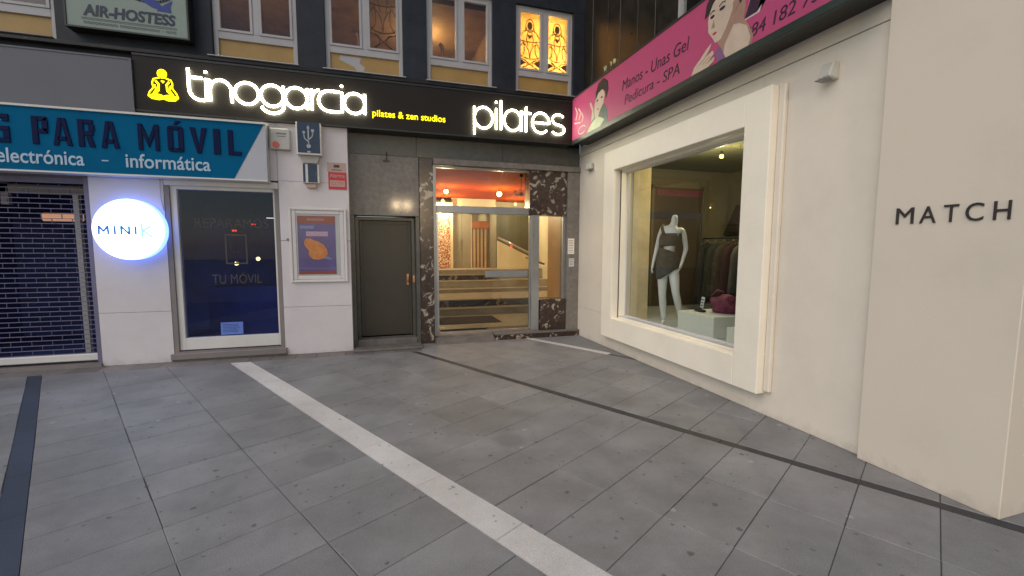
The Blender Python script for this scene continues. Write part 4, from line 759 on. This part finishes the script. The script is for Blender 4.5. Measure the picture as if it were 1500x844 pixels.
for k in range(7):
    a = rnd.uniform(-.12, .12); MB().tube([(-.15, -1.35+a*.3, 4.14), (-.15+rnd.uniform(-.03, .03), -1.35+a, 4.22), (-.17, -1.35+a*1.9, 4.3+rnd.uniform(-.03, .05))], .005, 5).build('twig', M['olive_int'], t)
    MB().prism([(-1.35+a*1.9, 4.28), (-1.35+a*1.9-.03, 4.33), (-1.35+a*1.9+.02, 4.36)], 'x', -.175, -.172).build('leaf', M['pale_print'], t)

# ================================================================== BOUTIQUE INTERIOR
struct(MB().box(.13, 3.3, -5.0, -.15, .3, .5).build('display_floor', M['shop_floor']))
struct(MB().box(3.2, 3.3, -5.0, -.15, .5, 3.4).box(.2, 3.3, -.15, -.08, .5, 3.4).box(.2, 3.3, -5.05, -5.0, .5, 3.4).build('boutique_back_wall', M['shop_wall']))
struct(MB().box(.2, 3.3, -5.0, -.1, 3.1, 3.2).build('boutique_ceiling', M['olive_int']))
struct(B('display_side_panel', M['room'], None, .202, .5, -1.47, -1.453, .5, 3.1))
t = thing('dark_doorway', (2.0, -.16, .5), 'dark opening at the back of the boutique behind the mannequin', 'doorway'); B('opening', M['shop_dark'], t, 1.45, 2.55, -.2, -.155, .5, 2.75); MB().box(1.4, 1.45, -.21, -.155, .5, 2.8).box(2.55, 2.6, -.21, -.155, .5, 2.8).build('frame', M['olive_int'], t); B('red_light_strip', M['purple'], t, 1.5, 2.5, -.21, -.2, 2.6, 2.72)
t = thing('display_plinth', (.5, -2.75, .5), 'larger low white display plinth beside the mannequin', 'plinth', ); B('block', M['shop_white'], t, .34, 1.3, -3.07, -2.41, .501, .77, bevel=.005); B('base', M['shop_wall'], t, .36, 1.28, -3.05, -2.43, .5, .502)
t = thing('display_plinth', (.6, -3.4, .5), 'smaller low white display plinth cut off by the window edge', 'plinth'); B('block', M['shop_white'], t, .38, 1.1, -3.75, -3.24, .501, .68, bevel=.005); B('base', M['shop_wall'], t, .4, 1.08, -3.73, -3.26, .5, .502)
# purple bag: a slouched knotted bag
t = thing('purple_bag', (.75, -2.8, .77), 'slouchy purple fabric bag lying on the larger plinth', 'bag')
bm = bmesh.new(); bmesh.ops.create_icosphere(bm, subdivisions=4, radius=.17)
from mathutils import noise as mnoise
for v in bm.verts:
    n_ = mnoise.fractal(v.co*9, 1, 2, 4); v.co *= 1+n_*.28; v.co.x *= .8; v.co.y *= 1.05; v.co.z *= .82
    if v.co.z < -.1: v.co.z = -.1-(v.co.z+.1)*.1
    v.co.z += .1
me = bpy.data.meshes.new('body'); bm.to_mesh(me); bm.free(); me.materials.append(M['purple'])
for p_ in me.polygons: p_.use_smooth = True
o = bpy.data.objects.new('body', me); C.objects.link(o); o.parent = t; o.location = (0, 0, .003)
MB().tube([(.72, -2.66, .88), (.7, -2.62, .98), (.71, -2.7, 1.06), (.73, -2.8, 1.04)], .012, 8).build('strap', M['purple'], t, smooth=True)
t = thing('shoe', (.5, -2.6, .77), 'dark flat shoe lying near the front edge of the larger plinth', 'shoe')
MB().ball((.52, -2.62, .79), .09, 16, 8, (.5, 1.2, .22)).build('sole', M['garment'][0], t, smooth=True); MB().ball((.52, -2.57, .805), .05, 12, 8, (.7, 1, .5)).build('toe', M['garment'][1], t, smooth=True)
t = thing('price_card', (.62, -2.52, .77), 'small leaning white card with dark lines beside the purple bag', 'card')
cd = MB().prism([(-2.515, .775), (-2.575, .775), (-2.61, .96), (-2.55, .96)], 'x', .60, .606).build('card', M['shop_white'], t)
for k in range(4): MB().prism([(-2.525-.008*k, .8+.038*k), (-2.57-.008*k, .8+.038*k), (-2.573-.008*k, .815+.038*k), (-2.528-.008*k, .815+.038*k)], 'x', .598, .5995).build('print', M['letters'], t)
# clothes rack with single garments
t = thing('clothes_rail', (2.1, -2.0, .5), 'dark clothes rail standing at the back of the boutique', 'clothes rail')
MB().tube([(2.0, -.9, 1.78), (2.0, -3.3, 1.78)], .014, 8).build('rail', M['black'], t); MB().tube([(2.0, -.9, .5), (2.0, -.9, 1.78)], .014, 8).build('post', M['black'], t); MB().tube([(2.0, -3.3, .5), (2.0, -3.3, 1.78)], .014, 8).build('post', M['black'], t)
desc = ['black coat', 'brown jacket', 'grey dress', 'olive skirt', 'wine red blouse']; pos = ['at the far end', 'second from the far end', 'third from the far end', 'fourth from the far end', 'fifth from the far end', 'sixth from the far end', 'seventh from the far end', 'eighth from the far end', 'ninth from the far end', 'tenth from the far end', 'eleventh from the far end', 'at the near end']
for k in range(12):
    yy = -1.02-.19*k; ci = (k*3) % 5; g = MB(); L0 = rnd.uniform(.75, 1.1); n_ = 14; rows = 8; vs = []; fs = []
    for r_ in range(rows+1):
        f_ = r_/rows; z_ = 1.7-f_*L0; half = .05+.16*min(1, f_*6)+.05*f_
        for i in range(n_):
            a = 2*math.pi*i/n_; vs.append((2.0+half*math.cos(a), yy+(.055+.02*math.sin(3*a+k)*f_)*math.sin(a), z_+.01*math.sin(a*2)))
    for r_ in range(rows): fs += [(r_*n_+i, r_*n_+(i+1) % n_, (r_+1)*n_+(i+1) % n_, (r_+1)*n_+i) for i in range(n_)]
    fs += [tuple(range(n_))[::-1], tuple(range(rows*n_, (rows+1)*n_))]
    q = thing('hanging_garment', (2.0, yy, 1.78), '%s hanging %s of the boutique rail' % (desc[ci], pos[k]), 'garment', 'garments on the clothes rail')
    g.add(vs, fs).build('fabric', M['garment'][ci], q, smooth=True); MB().tube([(1.85, yy, 1.68), (2.0, yy, 1.73), (2.15, yy, 1.68)], .006, 5).tube([(2.0, yy, 1.73), (2.0, yy, 1.79)], .004, 5).build('hanger', M['steel'], q)
t = thing('triangular_wall_piece', (3.15, -.6, 1.9), 'dark triangular wall piece at the back of the boutique', 'wall decoration'); MB().prism([(-.15, 1.88), (-.85, 1.88), (-.62, 2.4), (-.45, 2.45)], 'x', 3.12, 3.19).build('panel', M['shop_dark'], t); MB().prism([(-.3, 1.93), (-.7, 1.93), (-.55, 2.2)], 'x', 3.1, 3.119).build('inset', M['garment'][1], t)
lamp_thing('wall_lamp', (3.0, -.8, 2.2), 'small warm wall lamp beside the triangular wall piece', 3.0, .03, (1, .75, .35), bm='bulb_soft')
lamp_thing('ceiling_lamp', (1.3, -2.02, 2.95), 'yellow ceiling lamp near the top right of the boutique window', 23, .03, (1, .85, .45), bm='bulb_soft')
lamp_thing('spot_lamp', (2.3, -.7, 2.35), 'tiny white spot of light above the mannequin neck, deep in the boutique', .5, .012, (1, .95, .85), bm='bulb_soft')
# ---- mannequin
mq = thing('mannequin', (.5, -2.0, .5), 'headless white mannequin in a grey one-shoulder top and draped mini skirt', 'mannequin')
S = Vector((.798, -.602, 0)); D = Vector((.602, .798, 0))       # S to the viewer's right, D away from the viewer
def mp(a, z, d=0): return S*a+D*d+Vector((0, 0, z-.5))
J = [ # name, pos, radii
 ('pelvis', mp(-.03, 1.37, .0), (.135, .1)), ('waist', mp(-.035, 1.54, .0), (.1, .078)), ('ribs', mp(-.01, 1.68, .0), (.125, .09)), ('chest', mp(.0, 1.8, .0), (.135, .088)),
 ('neckbase', mp(.02, 1.92, .01), (.06, .05)), ('neck', mp(.038, 2.0, .0), (.05, .046)), ('necktop', mp(.04, 2.09, -.01), (.047, .045)),
 ('shL', mp(-.13, 1.885, .0), (.05, .045)), ('elL', mp(-.195, 1.6, .05), (.036, .034)), ('wrL', mp(-.235, 1.4, .0), (.026, .022)),
 ('shR', mp(.15, 1.875, .0), (.05, .045)), ('elR', mp(.205, 1.6, .05), (.036, .034)), ('wrR', mp(.15, 1.395, -.05), (.026, .022)),
 ('hipL', mp(-.105, 1.28, .0), (.092, .088)), ('kneeL', mp(-.095, .92, -.03), (.055, .055)), ('calfL', mp(-.085, .8, .0), (.053, .056)), ('anL', mp(-.07, .59, .01), (.032, .034)),
 ('hipR', mp(.045, 1.28, .0), (.092, .088)), ('kneeR', mp(.085, .97, -.09), (.055, .055)), ('calfR', mp(.115, .85, -.05), (.052, .055)), ('anR', mp(.17, .6, .05), (.032, .034)),
 ('toeL', mp(-.08, .52, -.12), (.028, .02)), ('toeR', mp(.19, .52, -.09), (.028, .02)), ('heelL', mp(-.07, .54, .03), (.03, .028)), ('heelR', mp(.17, .545, .06), (.03, .028))]
Eg = [(0, 1), (1, 2), (2, 3), (3, 4), (4, 5), (5, 6), (3, 7), (7, 8), (8, 9), (3, 10), (10, 11), (11, 12), (0, 13), (13, 14), (14, 15), (15, 16), (0, 17), (17, 18), (18, 19), (19, 20), (16, 23), (23, 21), (20, 24), (24, 22)]
pts = [j[1] for j in J]; rad = [j[2] for j in J]
# mannequin hands: palm then five bent fingers each
for side, wi_, sgn in ((-1, 9, -1), (1, 12, 1)):
    w0 = pts[wi_]; el = pts[wi_-1]; dr_ = (w0-el).normalized(); lat = D*.9+S*.1*sgn
    palm = len(pts); pts.append(w0+dr_*.045); rad.append((.03, .018)); Eg.append((wi_, palm))
    for fi in range(4):
        off = (fi-1.5)*.017; L_ = (.066, .078, .074, .058)[fi]
        a = len(pts); pts.append(w0+dr_*.085+lat*off); rad.append((.0095, .0095)); Eg.append((palm, a))
        pts.append(w0+dr_*(.085+L_*.55)+lat*off*1.1+S*(-.006*sgn)); rad.append((.0085, .0085)); Eg.append((a, a+1))
        pts.append(w0+dr_*(.085+L_)+lat*off*1.15+S*(-.024*sgn)); rad.append((.007, .007)); Eg.append((a+1, a+2))
    a = len(pts); pts.append(w0+dr_*.04-lat*.038); rad.append((.011, .011)); Eg.append((palm, a)); pts.append(w0+dr_*.085-lat*.052-S*.008*sgn); rad.append((.0085, .0085)); Eg.append((a, a+1))
me = bpy.data.meshes.new('body'); me.from_pydata([tuple(p) for p in pts], Eg, []); bo = bpy.data.objects.new('body', me); C.objects.link(bo); bo.parent = mq
me.materials.append(M['plastic'])
md = bo.modifiers.new('skin', 'SKIN'); md.use_smooth_shade = True
for i, r_ in enumerate(rad): me.skin_vertices[0].data[i].radius = r_; me.skin_vertices[0].data[i].use_root = (i == 0)
bo.modifiers.new('sub', 'SUBSURF').levels = 2; bo.modifiers['sub'].render_levels = 2
def ring_cloth(name, rows, n_=40, folds=.004, cut=None):
    vs = []; fs = []
    for ri, (z_, a_c, w_, dp) in enumerate(rows):
        for i in range(n_):
            t_ = 2*math.pi*i/n_; ca, sa = math.cos(t_), math.sin(t_); zz = z_(ca, sa) if callable(z_) else z_
            w2 = w_+folds*math.sin(ri*2.3+3*t_); vs.append(mp(a_c+ca*w2, zz, sa*(dp+folds*math.cos(ri*1.9+2*t_))))
    for r_ in range(len(rows)-1): fs += [(r_*n_+i, r_*n_+(i+1) % n_, (r_+1)*n_+(i+1) % n_, (r_+1)*n_+i) for i in range(n_)]
    me = bpy.data.meshes.new(name); me.from_pydata([tuple(v) for v in vs], [], fs); me.materials.append(M['cloth'])
    for p_ in me.polygons: p_.use_smooth = True
    o = bpy.data.objects.new(name, me); C.objects.link(o); o.parent = mq; sd = o.modifiers.new('solid', 'SOLIDIFY'); sd.thickness = .008; return o
tp = [(1.60+.0*i, -.02, .128, .103) for i in range(1)]
rows = []
for i in range(15):
    f_ = i/14; z_ = 1.635+f_*.185; w_ = .132+.022*math.sin(f_*math.pi*.9)+(.004 if i % 2 else -.004); rows.append((z_, -.025+.02*f_, w_, .108+.025*math.sin(f_*math.pi)+(.004 if i % 2 else -.004)))
ring_cloth('top', rows, folds=.003)
MB().tube([tuple(mp(-.1, 1.8, -.11)+WO[mq.name]), tuple(mp(-.125, 1.88, -.07)+WO[mq.name]), tuple(mp(-.11, 1.935, 0)+WO[mq.name]), tuple(mp(-.11, 1.86, .09)+WO[mq.name])], .028, 8, flat=.5).build('strap', M['cloth'], mq, smooth=True)
rows = []
for i in range(18):
    f_ = i/17
    zf = (lambda ca, sa, f_=f_: (1.15+.17*max(0, (ca+.6)/1.6)-.02*sa)*(1-f_)+(1.58-.04*ca)*f_)
    w_ = .155-.02*f_+.012*math.sin(f_*3.1)+(.004 if i % 2 else -.004)-(.018 if f_ > .85 else 0); rows.append((zf, -.035, w_, .125-.01*f_+(.004 if i % 2 else -.004)))
ring_cloth('skirt', rows, folds=.004)

for o in C.objects:
    if '_o' in o: del o['_o']
